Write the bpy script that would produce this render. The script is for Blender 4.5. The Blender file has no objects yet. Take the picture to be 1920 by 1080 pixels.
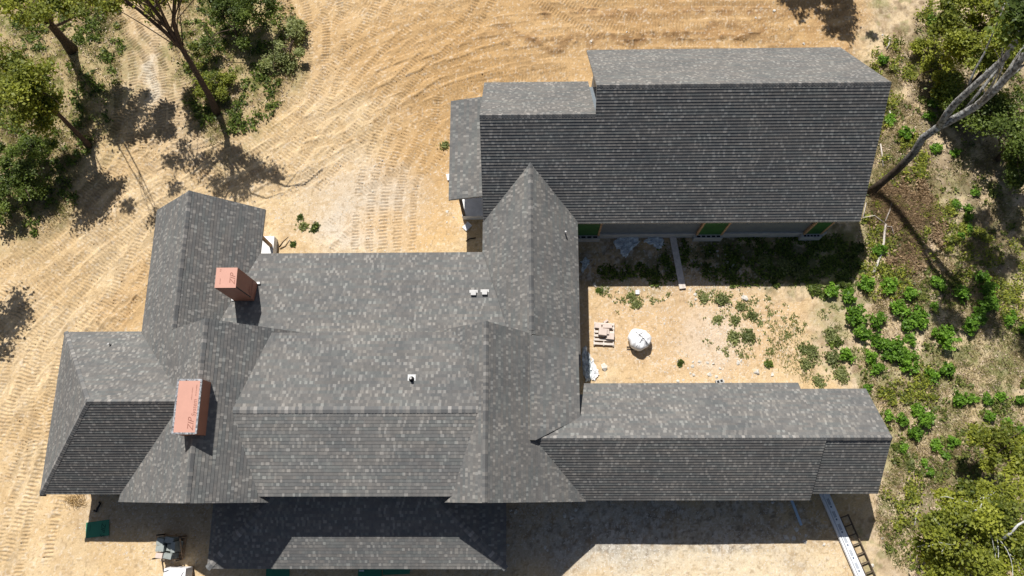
import bpy, math, random
import numpy as np
from mathutils import Vector, Matrix
from mathutils.geometry import tessellate_polygon

# ---------------------------------------------------------------- camera, sky, sun
scene = bpy.context.scene
COL = scene.collection
K = 1.15                                   # survey units -> metres
CAMZ = 34.0 * K
PITCH, ROLL, YAW, FPX = 0.2611, 0.0179, -0.0055, 1434.36
RM = Matrix.Rotation(PITCH, 3, 'X') @ Matrix.Rotation(ROLL, 3, 'Y') @ Matrix.Rotation(YAW, 3, 'Z')
cam_d = bpy.data.cameras.new('camera'); cam = bpy.data.objects.new('camera', cam_d); COL.objects.link(cam)
cam.matrix_world = Matrix.Translation((0, 0, CAMZ)) @ RM.to_4x4()
cam_d.sensor_width = 36; cam_d.lens = 36 * FPX / 1920; cam_d.clip_end = 3000; cam_d.clip_start = 0.5
scene.camera = cam
SX, SY = 0.2114, -0.7005                   # horizontal drift of the light per metre of fall
EL = math.atan(1 / math.hypot(SX, SY)); AZ = math.atan2(SX, -SY)
w = bpy.data.worlds.new('World'); scene.world = w; w.use_nodes = True
nt = w.node_tree; nt.nodes.clear()
sky = nt.nodes.new('ShaderNodeTexSky'); sky.sky_type = 'NISHITA'; sky.sun_disc = False
sky.sun_elevation = EL; sky.sun_rotation = -AZ; sky.air_density = 1.0; sky.dust_density = 2.0; sky.ozone_density = 0.6
bg = nt.nodes.new('ShaderNodeBackground'); bg.inputs[1].default_value = 0.05
wo = nt.nodes.new('ShaderNodeOutputWorld')
nt.links.new(sky.outputs[0], bg.inputs[0]); nt.links.new(bg.outputs[0], wo.inputs[0])
sd = bpy.data.lights.new('sun', 'SUN'); so = bpy.data.objects.new('sun', sd); COL.objects.link(so)
sd.energy = 5.0; sd.angle = math.radians(0.5); sd.color = (1, 0.955, 0.88)
so.rotation_euler = Vector((SX, SY, -1)).to_track_quat('-Z', 'Y').to_euler(); so.location = (-20, 40, 70)
scene.view_settings.view_transform = 'Standard'; scene.view_settings.look = 'None'
scene.view_settings.exposure = 0.25; scene.view_settings.gamma = 1
scene.render.engine = 'CYCLES'

R_ = random.Random(7)
rng = np.random.default_rng(11)

def at(px, py, z=0.0):
    """point of the place seen at a photo pixel, z metres above the ground"""
    d = RM @ Vector(((px - 960) / FPX, -(py - 540) / FPX, -1))
    t = (z - CAMZ) / d.z
    return Vector((d.x * t, d.y * t, z))

# ---------------------------------------------------------------- materials
def mat(name):
    m = bpy.data.materials.new(name); m.use_nodes = True
    t = m.node_tree; t.nodes.clear()
    o = t.nodes.new('ShaderNodeOutputMaterial'); p = t.nodes.new('ShaderNodeBsdfPrincipled')
    t.links.new(p.outputs[0], o.inputs[0]); p.inputs['Roughness'].default_value = 0.9
    p.inputs['Specular IOR Level'].default_value = 0.25
    return m, t, p
def N(t, kind, **kw):
    n = t.nodes.new(kind)
    for k, v in kw.items(): setattr(n, k, v)
    return n
def mth(t, op, a, b=None, c=None):
    n = t.nodes.new('ShaderNodeMath'); n.operation = op
    for i, v in enumerate((a, b, c)):
        if v is None: continue
        if isinstance(v, (int, float)): n.inputs[i].default_value = v
        else: t.links.new(v, n.inputs[i])
    return n.outputs[0]
def mixc(t, f, a, b, mode='MIX'):
    n = t.nodes.new('ShaderNodeMix'); n.data_type = 'RGBA'; n.blend_type = mode
    for i, v in ((0, f), (6, a), (7, b)):
        if isinstance(v, (int, float)): n.inputs[i].default_value = v
        elif isinstance(v, tuple): n.inputs[i].default_value = (*v, 1)
        else: t.links.new(v, n.inputs[i])
    return n.outputs[2]
def ramp(t, f, stops, interp='LINEAR'):
    n = t.nodes.new('ShaderNodeValToRGB'); n.color_ramp.interpolation = interp
    e = n.color_ramp.elements
    while len(e) < len(stops): e.new(0.5)
    for i, (p, c) in enumerate(stops): e[i].position = p; e[i].color = (*c, 1)
    t.links.new(f, n.inputs[0]); return n.outputs[0]
def noise(t, scale, detail=4, vec=None, rough=0.6):
    n = t.nodes.new('ShaderNodeTexNoise'); n.inputs['Scale'].default_value = scale
    n.inputs['Detail'].default_value = detail; n.inputs['Roughness'].default_value = rough
    if vec is None:
        tc = t.nodes.new('ShaderNodeTexCoord'); vec = tc.outputs['Object']
    t.links.new(vec, n.inputs['Vector']); return n.outputs[0]
def bump(t, p, h, dist=0.01, s=0.6):
    b = t.nodes.new('ShaderNodeBump'); b.inputs['Distance'].default_value = dist; b.inputs['Strength'].default_value = s
    t.links.new(h, b.inputs['Height']); t.links.new(b.outputs[0], p.inputs['Normal'])

EXP = 0.146                                 # shingle exposure
def m_shingle():
    m, t, p = mat('asphalt_shingle')
    uv = N(t, 'ShaderNodeUVMap'); sx = N(t, 'ShaderNodeSeparateXYZ'); t.links.new(uv.outputs[0], sx.inputs[0])
    row = mth(t, 'FLOOR', mth(t, 'DIVIDE', mth(t, 'ADD', sx.outputs[1], 0.002), EXP))
    def vor(width, k, rnd=1.0):
        v = N(t, 'ShaderNodeTexVoronoi', voronoi_dimensions='1D'); v.inputs['Scale'].default_value = 1.0
        v.inputs['Randomness'].default_value = rnd
        t.links.new(mth(t, 'ADD', mth(t, 'DIVIDE', sx.outputs[0], width), mth(t, 'MULTIPLY', row, k)), v.inputs['W'])
        s = N(t, 'ShaderNodeSeparateColor'); t.links.new(v.outputs['Color'], s.inputs[0]); return s, v
    strip, sv = vor(0.95, 7.37, 0.5)
    uw = mth(t, 'ADD', sx.outputs[0], mth(t, 'MULTIPLY', mth(t, 'SINE', mth(t, 'ADD', mth(t, 'MULTIPLY', sx.outputs[0], 19.0), mth(t, 'MULTIPLY', row, 5.3))), .022))
    rw = N(t, 'ShaderNodeTexWhiteNoise', noise_dimensions='1D'); t.links.new(row, rw.inputs['W'])
    cell = mth(t, 'FLOOR', mth(t, 'ADD', mth(t, 'DIVIDE', uw, .118), mth(t, 'MULTIPLY', rw.outputs[0], 37.0)))
    cv = N(t, 'ShaderNodeCombineXYZ'); t.links.new(cell, cv.inputs[0]); t.links.new(row, cv.inputs[1])
    wn = N(t, 'ShaderNodeTexWhiteNoise', noise_dimensions='2D'); t.links.new(cv.outputs[0], wn.inputs['Vector'])
    par = mth(t, 'MODULO', mth(t, 'ABSOLUTE', cell), 2.0)          # raised tabs never sit side by side
    val = mth(t, 'MULTIPLY', wn.outputs[0], mth(t, 'ADD', .62, mth(t, 'MULTIPLY', par, .38)))
    base = ramp(t, val, [(0, (.128, .129, .129)), (.18, (.148, .147, .145)), (.36, (.138, .138, .137)), (.52, (.165, .162, .158)), (.62, (.184, .181, .175)), (.72, (.236, .232, .224)), (.80, (.200, .196, .188)), (.92, (.244, .239, .230))], 'CONSTANT')
    tint = ramp(t, strip.outputs[1], [(0, (.95, .99, 1.0)), (.25, (1, 1, 1)), (.5, (1.015, .995, .985)), (.72, (.95, .965, .98)), (.88, (1.03, 1.01, .99))], 'CONSTANT')
    c = mixc(t, 1.0, base, tint, 'MULTIPLY')
    big = noise(t, 0.5, 3)
    c = mixc(t, 1.0, c, ramp(t, big, [(.3, (.87, .875, .89)), (.7, (1.13, 1.12, 1.10))]), 'MULTIPLY')
    gr = noise(t, 140, 2)
    c = mixc(t, 1.0, c, ramp(t, gr, [(.3, (.75, .75, .75)), (.7, (1.25, 1.25, 1.25))]), 'MULTIPLY')
    sc = noise(t, 1.7, 8, rough=.75)
    c = mixc(t, ramp(t, sc, [(.60, (0, 0, 0)), (.78, (.22, .22, .22))]), c, (.30, .28, .25))
    t.links.new(c, p.inputs['Base Color']); p.inputs['Roughness'].default_value = 0.95
    p.inputs['Specular IOR Level'].default_value = 0.12
    # laminated tabs: lighter ones stand a few millimetres proud
    hgt = mth(t, 'GREATER_THAN', val, 0.62)
    bump(t, p, mth(t, 'ADD', hgt, mth(t, 'MULTIPLY', gr, 0.5)), 0.004, 0.8)
    return m
def m_cap():
    m, t, p = mat('ridge_cap_shingle')
    uv = N(t, 'ShaderNodeUVMap'); sx = N(t, 'ShaderNodeSeparateXYZ'); t.links.new(uv.outputs[0], sx.inputs[0])
    wn = N(t, 'ShaderNodeTexWhiteNoise', noise_dimensions='1D'); t.links.new(mth(t, 'FLOOR', sx.outputs[0]), wn.inputs['W'])
    c = ramp(t, wn.outputs[0], [(0, (.13, .132, .135)), (.3, (.18, .178, .175)), (.55, (.15, .155, .158)), (.75, (.22, .213, .205)), (.9, (.30, .29, .28))], 'CONSTANT')
    c = mixc(t, 1.0, c, ramp(t, noise(t, 120, 2), [(.3, (.8, .8, .8)), (.7, (1.2, 1.2, 1.2))]), 'MULTIPLY')
    t.links.new(c, p.inputs['Base Color']); p.inputs['Specular IOR Level'].default_value = 0.12
    return m
def plain(name, col, var=0.15, scale=6, rough=0.8, bmp=0.0, col2=None, bs=40, metallic=0, spec=0.3):
    m, t, p = mat(name)
    n = noise(t, scale, 5)
    a = tuple(v * (1 - var) for v in col); b = tuple(min(1, v * (1 + var)) for v in (col2 or col))
    t.links.new(ramp(t, n, [(.3, a), (.7, b)]), p.inputs['Base Color'])
    p.inputs['Roughness'].default_value = rough; p.inputs['Metallic'].default_value = metallic
    p.inputs['Specular IOR Level'].default_value = spec
    if bmp: bump(t, p, noise(t, bs, 4), bmp, 0.7)
    return m
def m_leaf(name, dark, light, trans=0.35):
    m, t, p = mat(name)
    a = N(t, 'ShaderNodeAttribute', attribute_name='rnd')
    c = ramp(t, a.outputs['Fac'], [(0, dark), (.55, tuple((x + y) / 2 for x, y in zip(dark, light))), (1, light)])
    t.links.new(c, p.inputs['Base Color']); p.inputs['Roughness'].default_value = 0.55
    p.inputs['Specular IOR Level'].default_value = 0.35
    tr = N(t, 'ShaderNodeBsdfTranslucent'); t.links.new(mixc(t, 1.0, c, (1.5, 1.5, .6), 'MULTIPLY'), tr.inputs[0])
    mx = N(t, 'ShaderNodeMixShader'); mx.inputs[0].default_value = trans
    o = [n for n in t.nodes if n.type == 'OUTPUT_MATERIAL'][0]
    t.links.new(p.outputs[0], mx.inputs[1]); t.links.new(tr.outputs[0], mx.inputs[2]); t.links.new(mx.outputs[0], o.inputs[0])
    return m
def m_ground():
    m, t, p = mat('graded_earth')
    a = N(t, 'ShaderNodeAttribute', attribute_name='soil')
    n1 = noise(t, 14, 6, rough=.7); n2 = noise(t, 55, 4, rough=.7)
    c = mixc(t, 1.0, a.outputs['Color'], ramp(t, n1, [(.28, (.80, .78, .76)), (.5, (1, 1, 1)), (.72, (1.16, 1.17, 1.2))]), 'MULTIPLY')
    c = mixc(t, 1.0, c, ramp(t, n2, [(.3, (.86, .85, .84)), (.7, (1.12, 1.12, 1.12))]), 'MULTIPLY')
    t.links.new(c, p.inputs['Base Color']); p.inputs['Roughness'].default_value = 1; p.inputs['Specular IOR Level'].default_value = 0.05
    bump(t, p, mth(t, 'ADD', n1, mth(t, 'MULTIPLY', n2, .5)), 0.03, 0.75)
    return m
MS = m_shingle(); MC = m_cap(); MG = m_ground()
MFASC = plain('fascia_wood', (.34, .33, .31), .12, 5)
MWALL = plain('grey_housewrap', (.16, .19, .22), .12, 2, .6)
MCONC = plain('concrete', (.46, .46, .45), .14, 3, .9, .01)
MPAD = plain('pale_concrete_slab', (.74, .75, .76), .12, 3, .85, .004)
MGREEN = plain('green_sheathing', (.035, .20, .12), .08, 3, .55)
MGREEN2 = plain('bright_green_sheathing', (.03, .11, .035), .25, 1.5, .55)
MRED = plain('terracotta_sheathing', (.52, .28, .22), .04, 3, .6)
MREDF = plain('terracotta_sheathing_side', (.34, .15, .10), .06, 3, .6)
MTAPE = plain('flashing_tape', (.07, .07, .08), .9, 14, .35, 0, (.30, .31, .33), metallic=.3)
MINK = plain('printed_ink', (.27, .12, .09), .1, 5)
MINKG = plain('printed_ink_dark', (.01, .05, .035), .1, 5)
MINKB = plain('printed_ink_blue', (.05, .09, .16), .1, 5)
MWOOD = plain('raw_lumber', (.42, .28, .17), .25, 7, .85, .004)
MWOODG = plain('weathered_lumber', (.60, .54, .49), .2, 7, .9, .004)
MDARKW = plain('dark_stained_wood', (.10, .075, .055), .3, 8, .85)
MWHITE = plain('white_woven_plastic', (.80, .81, .84), .06, 6, .6, .006, bs=90)
MBLACK = plain('black_rubber', (.015, .015, .017), .2, 9, .6)
MVENT = plain('painted_metal', (.48, .48, .48), .05, 5, .4)
MFLASH = plain('aluminium_flashing', (.6, .61, .62), .1, 9, .35, metallic=.4)
MPAPER = plain('white_siding_board', (.74, .76, .80), .07, 4, .6)
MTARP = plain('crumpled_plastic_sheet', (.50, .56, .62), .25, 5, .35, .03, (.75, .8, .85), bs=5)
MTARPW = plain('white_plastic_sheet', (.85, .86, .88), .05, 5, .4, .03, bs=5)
MSTONE = plain('pale_limestone', (.58, .55, .50), .22, 5, .9, .01)
MPAVER = plain('cut_stone_paver', (.58, .49, .44), .12, 4, .85, .003)
MBUNDLE = plain('stone_veneer', (.30, .33, .32), .2, 4, .85, .006)
MBARK = plain('brown_bark', (.085, .06, .045), .4, 9, .95, .03, bs=22)
MBARKG = plain('grey_lichened_bark', (.24, .235, .225), .5, 6, .95, .03, (.50, .51, .51), bs=18)
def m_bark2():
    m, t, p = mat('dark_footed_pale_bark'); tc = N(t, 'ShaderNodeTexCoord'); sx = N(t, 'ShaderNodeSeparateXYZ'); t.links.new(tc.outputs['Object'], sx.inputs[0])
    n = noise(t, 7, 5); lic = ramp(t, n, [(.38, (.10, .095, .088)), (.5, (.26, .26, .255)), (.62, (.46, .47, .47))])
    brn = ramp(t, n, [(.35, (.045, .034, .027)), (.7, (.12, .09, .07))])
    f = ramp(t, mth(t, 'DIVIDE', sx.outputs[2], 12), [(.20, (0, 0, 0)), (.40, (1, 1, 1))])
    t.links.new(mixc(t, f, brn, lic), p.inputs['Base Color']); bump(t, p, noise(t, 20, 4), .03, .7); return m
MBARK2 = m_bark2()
MBRANCH = plain('bleached_branch', (.55, .50, .46), .15, 8, .9, .01)
L_YG = m_leaf('yellow_green_leaves', (.055, .085, .014), (.38, .405, .055))
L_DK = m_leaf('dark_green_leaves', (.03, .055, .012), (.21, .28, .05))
L_BR = m_leaf('bright_green_leaves', (.06, .14, .014), (.27, .48, .05))
L_GG = m_leaf('grey_green_leaves', (.12, .15, .05), (.34, .37, .15))
L_DRY = m_leaf('dry_grass_blades', (.16, .12, .05), (.50, .42, .22), .2)
L_GRS = m_leaf('green_grass_blades', (.05, .08, .015), (.24, .27, .06), .25)
L_LIT = m_leaf('leaf_litter_flakes', (.14, .09, .05), (.62, .50, .38), .1)
L_RED = m_leaf('withered_brown_leaves', (.14, .09, .05), (.42, .30, .18), .15)

# ---------------------------------------------------------------- object helpers
def link(name, me, m, parent=None, **tags):
    o = bpy.data.objects.new(name, me); COL.objects.link(o)
    for q in (m if isinstance(m, (list, tuple)) else [m]): me.materials.append(q)
    if parent: o.parent = parent; o.matrix_parent_inverse = Matrix.Identity(4)
    for k, v in tags.items(): o[k] = v
    return o
def empty(name, loc, label, category, group=None):
    o = bpy.data.objects.new(name, None); COL.objects.link(o); o.location = loc; o.empty_display_size = .3
    o['label'] = label; o['category'] = category
    if group: o['group'] = group
    return o
def fastmesh(name, V, F, rnd=None, smooth=False):
    """V (n,3) F (m,k) numpy"""
    me = bpy.data.meshes.new(name); V = np.asarray(V, np.float32); F = np.asarray(F, np.int32); k = F.shape[1]
    me.vertices.add(len(V)); me.vertices.foreach_set('co', V.ravel())
    me.loops.add(F.size); me.loops.foreach_set('vertex_index', F.ravel())
    me.polygons.add(len(F)); me.polygons.foreach_set('loop_start', np.arange(0, F.size, k, dtype=np.int32))
    me.polygons.foreach_set('loop_total', np.full(len(F), k, np.int32))
    if smooth: me.polygons.foreach_set('use_smooth', np.ones(len(F), bool))
    me.update(calc_edges=True)
    if rnd is not None:
        a = me.attributes.new('rnd', 'FLOAT', 'FACE'); a.data.foreach_set('value', np.asarray(rnd, np.float32))
    return me
class MB:
    """collects vertices and faces (optionally material slot and uv) for one mesh object"""
    def __init__(s): s.v = []; s.f = []; s.m = []; s.uv = []
    def face(s, pts, mi=0, uv=None):
        i = len(s.v); s.v += [tuple(p) for p in pts]; s.f.append(tuple(range(i, i + len(pts)))); s.m.append(mi)
        s.uv.append(uv if uv else [(0, 0)] * len(pts))
    def box(s, x0, x1, y0, y1, z0, z1, M=None, mi=0, taper=0):
        t = taper
        P = [(x0, y0, z0), (x1, y0, z0), (x1, y1, z0), (x0, y1, z0), (x0 + t, y0 + t, z1), (x1 - t, y0 + t, z1), (x1 - t, y1 - t, z1), (x0 + t, y1 - t, z1)]
        if M: P = [tuple(M @ Vector(p)) for p in P]
        i = len(s.v); s.v += P
        for f in ((0, 3, 2, 1), (4, 5, 6, 7), (0, 1, 5, 4), (1, 2, 6, 5), (2, 3, 7, 6), (3, 0, 4, 7)):
            s.f.append(tuple(i + k for k in f)); s.m.append(mi); s.uv.append([(0, 0)] * 4)
    def tube(s, pts, rad, n=8, mi=0, cap=True):
        base = len(s.v); pts = [Vector(p) for p in pts]
        for k, p in enumerate(pts):
            d = (pts[min(k + 1, len(pts) - 1)] - pts[max(k - 1, 0)]).normalized()
            a = d.orthogonal().normalized() if k == 0 else (a - d * a.dot(d)).normalized()
            b = d.cross(a); r = rad[k] if isinstance(rad, (list, tuple)) else rad
            for j in range(n):
                an = 2 * math.pi * j / n; s.v.append(tuple(p + (a * math.cos(an) + b * math.sin(an)) * r))
        for k in range(len(pts) - 1):
            for j in range(n):
                q = (j + 1) % n
                s.f.append((base + k * n + j, base + k * n + q, base + (k + 1) * n + q, base + (k + 1) * n + j)); s.m.append(mi); s.uv.append([(0, 0)] * 4)
        if cap:
            for off, rev in ((base, True), (base + (len(pts) - 1) * n, False)):
                f = [off + j for j in range(n)]
                s.f.append(tuple(reversed(f) if rev else f)); s.m.append(mi); s.uv.append([(0, 0)] * n)
    def build(s, name, m, parent=None, smooth=False, **tags):
        me = bpy.data.meshes.new(name); me.from_pydata(s.v, [], s.f)
        me.polygons.foreach_set('material_index', s.m)
        u = me.uv_layers.new(name='UVMap'); u.data.foreach_set('uv', [c for f in s.uv for q in f for c in q])
        if smooth: me.polygons.foreach_set('use_smooth', [True] * len(s.f))
        me.update(); return link(name, me, m, parent, **tags)

def clip(poly, ax, val, keep_gt):
    out = []
    for i in range(len(poly)):
        a, b = poly[i], poly[(i + 1) % len(poly)]
        da, db = a[ax] - val, b[ax] - val
        if not keep_gt: da, db = -da, -db
        if da >= 0: out.append(a)
        if (da > 0 and db < 0) or (da < 0 and db > 0):
            t = da / (da - db); out.append((a[0] + (b[0] - a[0]) * t, a[1] + (b[1] - a[1]) * t))
    return out

HOUSE = empty('house', (0, 0, 0), 'large unfinished house with joined grey shingled gable and hip roofs', 'house')

def slope(poly, z0, gx, gy, x0=0, y0=0, thick=.14, name='roof_slope', mats=None, sub=None):
    """one roof slope laid in real overlapping shingle courses. poly in survey units, z = z0+gx*(x-x0)+gy*(y-y0)"""
    zf = lambda x, y: z0 + gx * (x - x0) + gy * (y - y0)
    P3 = [Vector((x, y, zf(x, y))) * K for x, y in poly]
    n = Vector((-gx, -gy, 1)).normalized()
    up = Vector((gx, gy, gx * gx + gy * gy)).normalized()       # up the slope
    ur = up.cross(n).normalized()
    org = min(P3, key=lambda p: p.dot(up)).copy()
    q = [((p - org).dot(ur), (p - org).dot(up)) for p in P3]
    b = MB(); uoff = R_.uniform(0, 50)
    tris = tessellate_polygon([[Vector((a, c, 0)) for a, c in q]])
    vmax = max(c for a, c in q); lift = .023 if (gy > .5) else .013
    for k in range(int(vmax / EXP) + 1):
        v0, v1 = k * EXP, (k + 1) * EXP
        jit = R_.uniform(-.002, .002)
        for tri in tris:
            c = clip(clip([q[i] for i in tri], 1, v0, True), 1, v1, False)
            if len(c) < 3: continue
            area = sum(c[i][0] * c[(i + 1) % len(c)][1] - c[(i + 1) % len(c)][0] * c[i][1] for i in range(len(c)))
            if abs(area) < 1e-7: continue
            if area < 0: c = c[::-1]
            w3 = lambda a, vv, h: org + ur * a + up * vv + n * h
            hh = lambda vv: (lift + jit) * (1 - (vv - v0) / EXP) + .001
            b.face([w3(a, vv, hh(vv)) for a, vv in c], 0, [(a + uoff, (k + .02 + .96 * (vv - v0) / EXP) * EXP) for a, vv in c])
            lo = sorted([p for p in c if abs(p[1] - v0) < 1e-6])
            if len(lo) >= 2 and lo[-1][0] - lo[0][0] > 1e-4:
                a0, a1 = lo[0][0], lo[-1][0]
                b.face([w3(a0, v0, hh(v0)), w3(a0, v0, -.004), w3(a1, v0, -.004), w3(a1, v0, hh(v0))], 0, [(a0 + uoff, (k + .1) * EXP), (a0 + uoff, (k + .1) * EXP), (a1 + uoff, (k + .1) * EXP), (a1 + uoff, (k + .1) * EXP)])
    dn = Vector((0, 0, -thick))
    area = sum(poly[i][0] * poly[(i + 1) % len(poly)][1] - poly[(i + 1) % len(poly)][0] * poly[i][1] for i in range(len(poly)))
    PP = P3 if area > 0 else P3[::-1]
    for i in range(len(PP)):
        a, c = PP[i], PP[(i + 1) % len(PP)]
        if (a - c).length > 1e-4: b.face([a, a + dn, c + dn, c], 1)
    for tri in tessellate_polygon([[p for p in PP]]): b.face([PP[i] + dn for i in tri], 1)
    return b.build(name, mats or [MS, MFASC], HOUSE, **(sub or {}))

def ridge(a, b, na, nb, parent, w=.15):
    """overlapping cap shingles from a to b; na, nb: unit vectors down each side"""
    a = Vector(a) * K; b = Vector(b) * K; L = (b - a).length; d = (b - a) / L; m = MB(); k = 0; s = 0.0
    na = Vector(na).normalized(); nb = Vector(nb).normalized(); up = Vector((0, 0, 1))
    na = (na - d * na.dot(d)).normalized(); nb = (nb - d * nb.dot(d)).normalized()
    while s < L - .02:
        e = min(s + EXP * 1.02, L); j = R_.uniform(-.006, .006)
        h0, h1 = .046 + R_.uniform(-.002, .004), .026
        c0 = a + d * s; c1 = a + d * e
        A0 = c0 + up * h0; A1 = c1 + up * h1
        L0 = c0 + na * (w + j) + up * (h0 - .006); L1 = c1 + na * (w + j) + up * (h1 - .006)
        Q0 = c0 + nb * (w + j) + up * (h0 - .006); Q1 = c1 + nb * (w + j) + up * (h1 - .006)
        uv = [(k + .5, 0)] * 4; dz = up * -.035
        m.face([L0, A0, A1, L1], 0, uv); m.face([A0, Q0, Q1, A1], 0, uv)
        m.face([L0, L0 + dz, A0 + dz, A0], 0, uv); m.face([A0, A0 + dz, Q0 + dz, Q0], 0, uv)
        m.face([L0 + dz, L0, L1, L1 + dz], 0, uv); m.face([Q0, Q0 + dz, Q1 + dz, Q1], 0, uv)
        s += EXP; k += 1
    return m.build('ridge_cap', MC, parent)

# ---------------------------------------------------------------- roofs (survey units)
dn_ = lambda gx, gy: Vector((-gx, -gy, -(gx * gx + gy * gy)))
sA = .9586; zA = lambda y: 2.912 + sA * (y - 11.177)
yAr = 15.427; XA0, XA1, XA2 = -1.814, 2.834, 14.301; yBr = 14.597
# north building
def zC(x): return 2.96 + .902 * (x + 1.825) if x < .22 else 4.804 - .914 * (x - .22)
yv = lambda x: 11.177 + (zC(x) - 2.912) / sA
A_s = slope([(XA0, yBr), (XA0, 11.177), (-1.825 + .02, 11.177), (-1.80, yv(-1.8)), (.22, yv(.22)), (2.238, yv(2.238)), (2.238, 11.177), (XA2, 11.177), (XA2, yAr), (XA1, yAr), (XA1, yBr)], 2.912, 0, sA, 0, 11.177)
A_n = slope([(XA1, yAr), (XA2, yAr), (XA2, 19.457), (XA1, 19.457)], 6.986, 0, -.971, 0, yAr)
B_n = slope([(XA0, yBr), (XA1 + .02, yBr), (XA1 + .02, 17.828), (XA0, 17.828)], zA(yBr), 0, -.948, 0, yBr)
ridge((XA1, yAr, 6.986), (XA2, yAr, 6.986), dn_(0, sA), dn_(0, -.971), A_n)
ridge((XA0, yBr, zA(yBr)), (XA1, yBr, zA(yBr)), dn_(0, sA), dn_(0, -.948), B_n)
# lean-to
slope([(-3.33, 12.30), (-1.5, 12.30), (-1.5, 17.05), (-3.33, 17.05)], 2.9, .26, 0, -3.33, 0)
# connector
C_e = slope([(.22, yv(.22)), (.22, 5.95), (2.0, 5.95), (2.0, 4.95), (2.225, 4.95), (2.238, yv(2.238))], 4.804, -.914, 0, .22, 0)
C_w = slope([(.22, yv(.22)), (-1.825, yv(-1.825)), (-1.825, 9.904), (-.66, 6.10), (.12, 5.9), (.22, 5.9)], 4.804, .902, 0, .22, 0)
ridge((.22, yv(.22), 4.81), (.22, 6.1, 4.81), dn_(-.914, 0), dn_(.902, 0), C_e)
# low slope over the north rooms
zE = lambda y: 2.882 + .30 * (9.904 - y)
slope([(-11.39, 9.904), (-1.83, 9.904), (-.66, 6.05), (-.66, 5.75), (-12.9, 5.75), (-12.66, 6.1)], 2.882, 0, -.30, 0, 9.904)
# west plane shared by the north-west gable and the front gable
sW = .9265; zW = lambda x: 2.832 + sW * (x + 16.108)
xG, xF = -13.749, -11.701; zG, zF = zW(xG), zW(xF); yFn = 6.148; yFs = -.357
GF_w = slope([(-16.108, 11.949), (-16.108, 6.534), (-16.17, 6.52), (-12.58, 3.226), (-16.17, -.051), (-16.243, -.357), (xF, yFs), (xF, yFn), (xG, yFn), (xG, 11.949)], 2.832, sW, 0, -16.108, 0)
G_e = slope([(xG, 11.949), (xG, yFn), (-12.66, yFn), (-11.40, 9.904), (-11.352, 11.949)], zG, -.9216, 0, xG, 0)
F_e = slope([(xF, yFn), (-8.55, yFn), (-8.55, 5.72), (-9.72, 5.72), (-10.65, 2.913), (-9.72, -.09), (-9.80, -.137), (-9.53, yFs), (xF, yFs)][::-1], zF, -.927, 0, xF, 0)
ridge((xG, 11.949, zG), (xG, yFn, zG), dn_(-.92, 0), dn_(sW, 0), G_e)
ridge((xF, yFn, zF), (xF, yFs, zF), dn_(-.927, 0), dn_(sW, 0), F_e)
# west hip wing
zH = 2.774; xHr = -16.121; yHr = 3.226; zHr = 6.097
H_n = slope([(-19.40, 6.534), (-16.17, 6.534), (-12.58, yHr), (xHr, yHr)], zHr, 0, -1.0045, 0, yHr)
H_s = slope([(-19.40, -.051), (xHr, yHr), (-12.58, yHr), (-16.17, -.051)], zHr, 0, 1.014, 0, yHr)
H_w = slope([(-19.40, 6.534), (xHr, yHr), (-19.40, -.051)], zHr, 1.0134, 0, xHr, 0)
ridge((xHr, yHr, zHr), (-12.7, yHr, zHr), dn_(0, 1), dn_(0, -1), H_n)
ridge((-19.40, 6.534, zH), (xHr, yHr, zHr), dn_(0, -1), dn_(1, 0), H_w)
ridge((-19.40, -.051, zH), (xHr, yHr, zHr), dn_(0, 1), dn_(1, 0), H_w)
# main upper gable
yM = 2.913; zM = 6.033; sM = .281
M_n = slope([(-10.78, yM), (-1.70, yM), (-2.70, 5.964), (-9.84, 5.964)], zM, 0, -sM, 0, yM)
M_s = slope([(-10.78, yM), (-9.80, -.137), (-2.70, -.137), (-1.70, yM)], zM, 0, sM, 0, yM)
ridge((-10.72, yM, zM), (-1.75, yM, zM), dn_(0, sM), dn_(0, -sM), M_s)
# front right gable
xD = -1.471; zD = 6.246; sDe = .972; sDw = .849
D_w = slope([(xD, yFn), (-4.05, yFn), (-4.05, 5.72), (-2.85, 5.72), (-1.85, yM), (-2.80, -.08), (-2.731, -.137), (-3.02, yFs), (xD, yFs)], zD, sDw, 0, xD, 0)
D_e = slope([(xD, yFn), (xD, yFs), (2.326, yFs), (2.326, -.28), (.30, 1.98), (.12, 1.98), (.12, 6.02)], zD, -sDe, 0, xD, 0)
ridge((xD, yFn, zD), (xD, yFs, zD), dn_(-sDe, 0), dn_(sDw, 0), D_e)
D_f = slope([(.13, 5.92), (.13, 1.9), (.34, 1.9), (2.09, 2.82), (2.09, 5.92)], 4.82, -.53, 0, .12, 0)
# south wing
yI = 1.98; zI = 4.503
I_n = slope([(.30, yI), (11.13, yI), (11.13, 4.325), (2.38, 4.325), (2.13, 2.94)], zI, 0, -.842, 0, yI)
I_n2 = slope([(11.13, yI), (13.748, yI), (13.748, 4.042), (11.13, 4.042)], zI, 0, -.842, 0, yI)
I_s = slope([(.30, yI), (2.326, -.296), (11.137, -.296), (11.3, yI)], zI + .03, 0, .868, 0, yI, thick=.2)
I_s2 = slope([(11.0, yI), (11.0, -.049), (13.748, -.049), (13.748, yI)], zI - .03, 0, .868, 0, yI)
ridge((.25, yI, zI + .01), (13.748, yI, zI + .01), dn_(0, .868), dn_(0, -.842), I_n)
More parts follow.
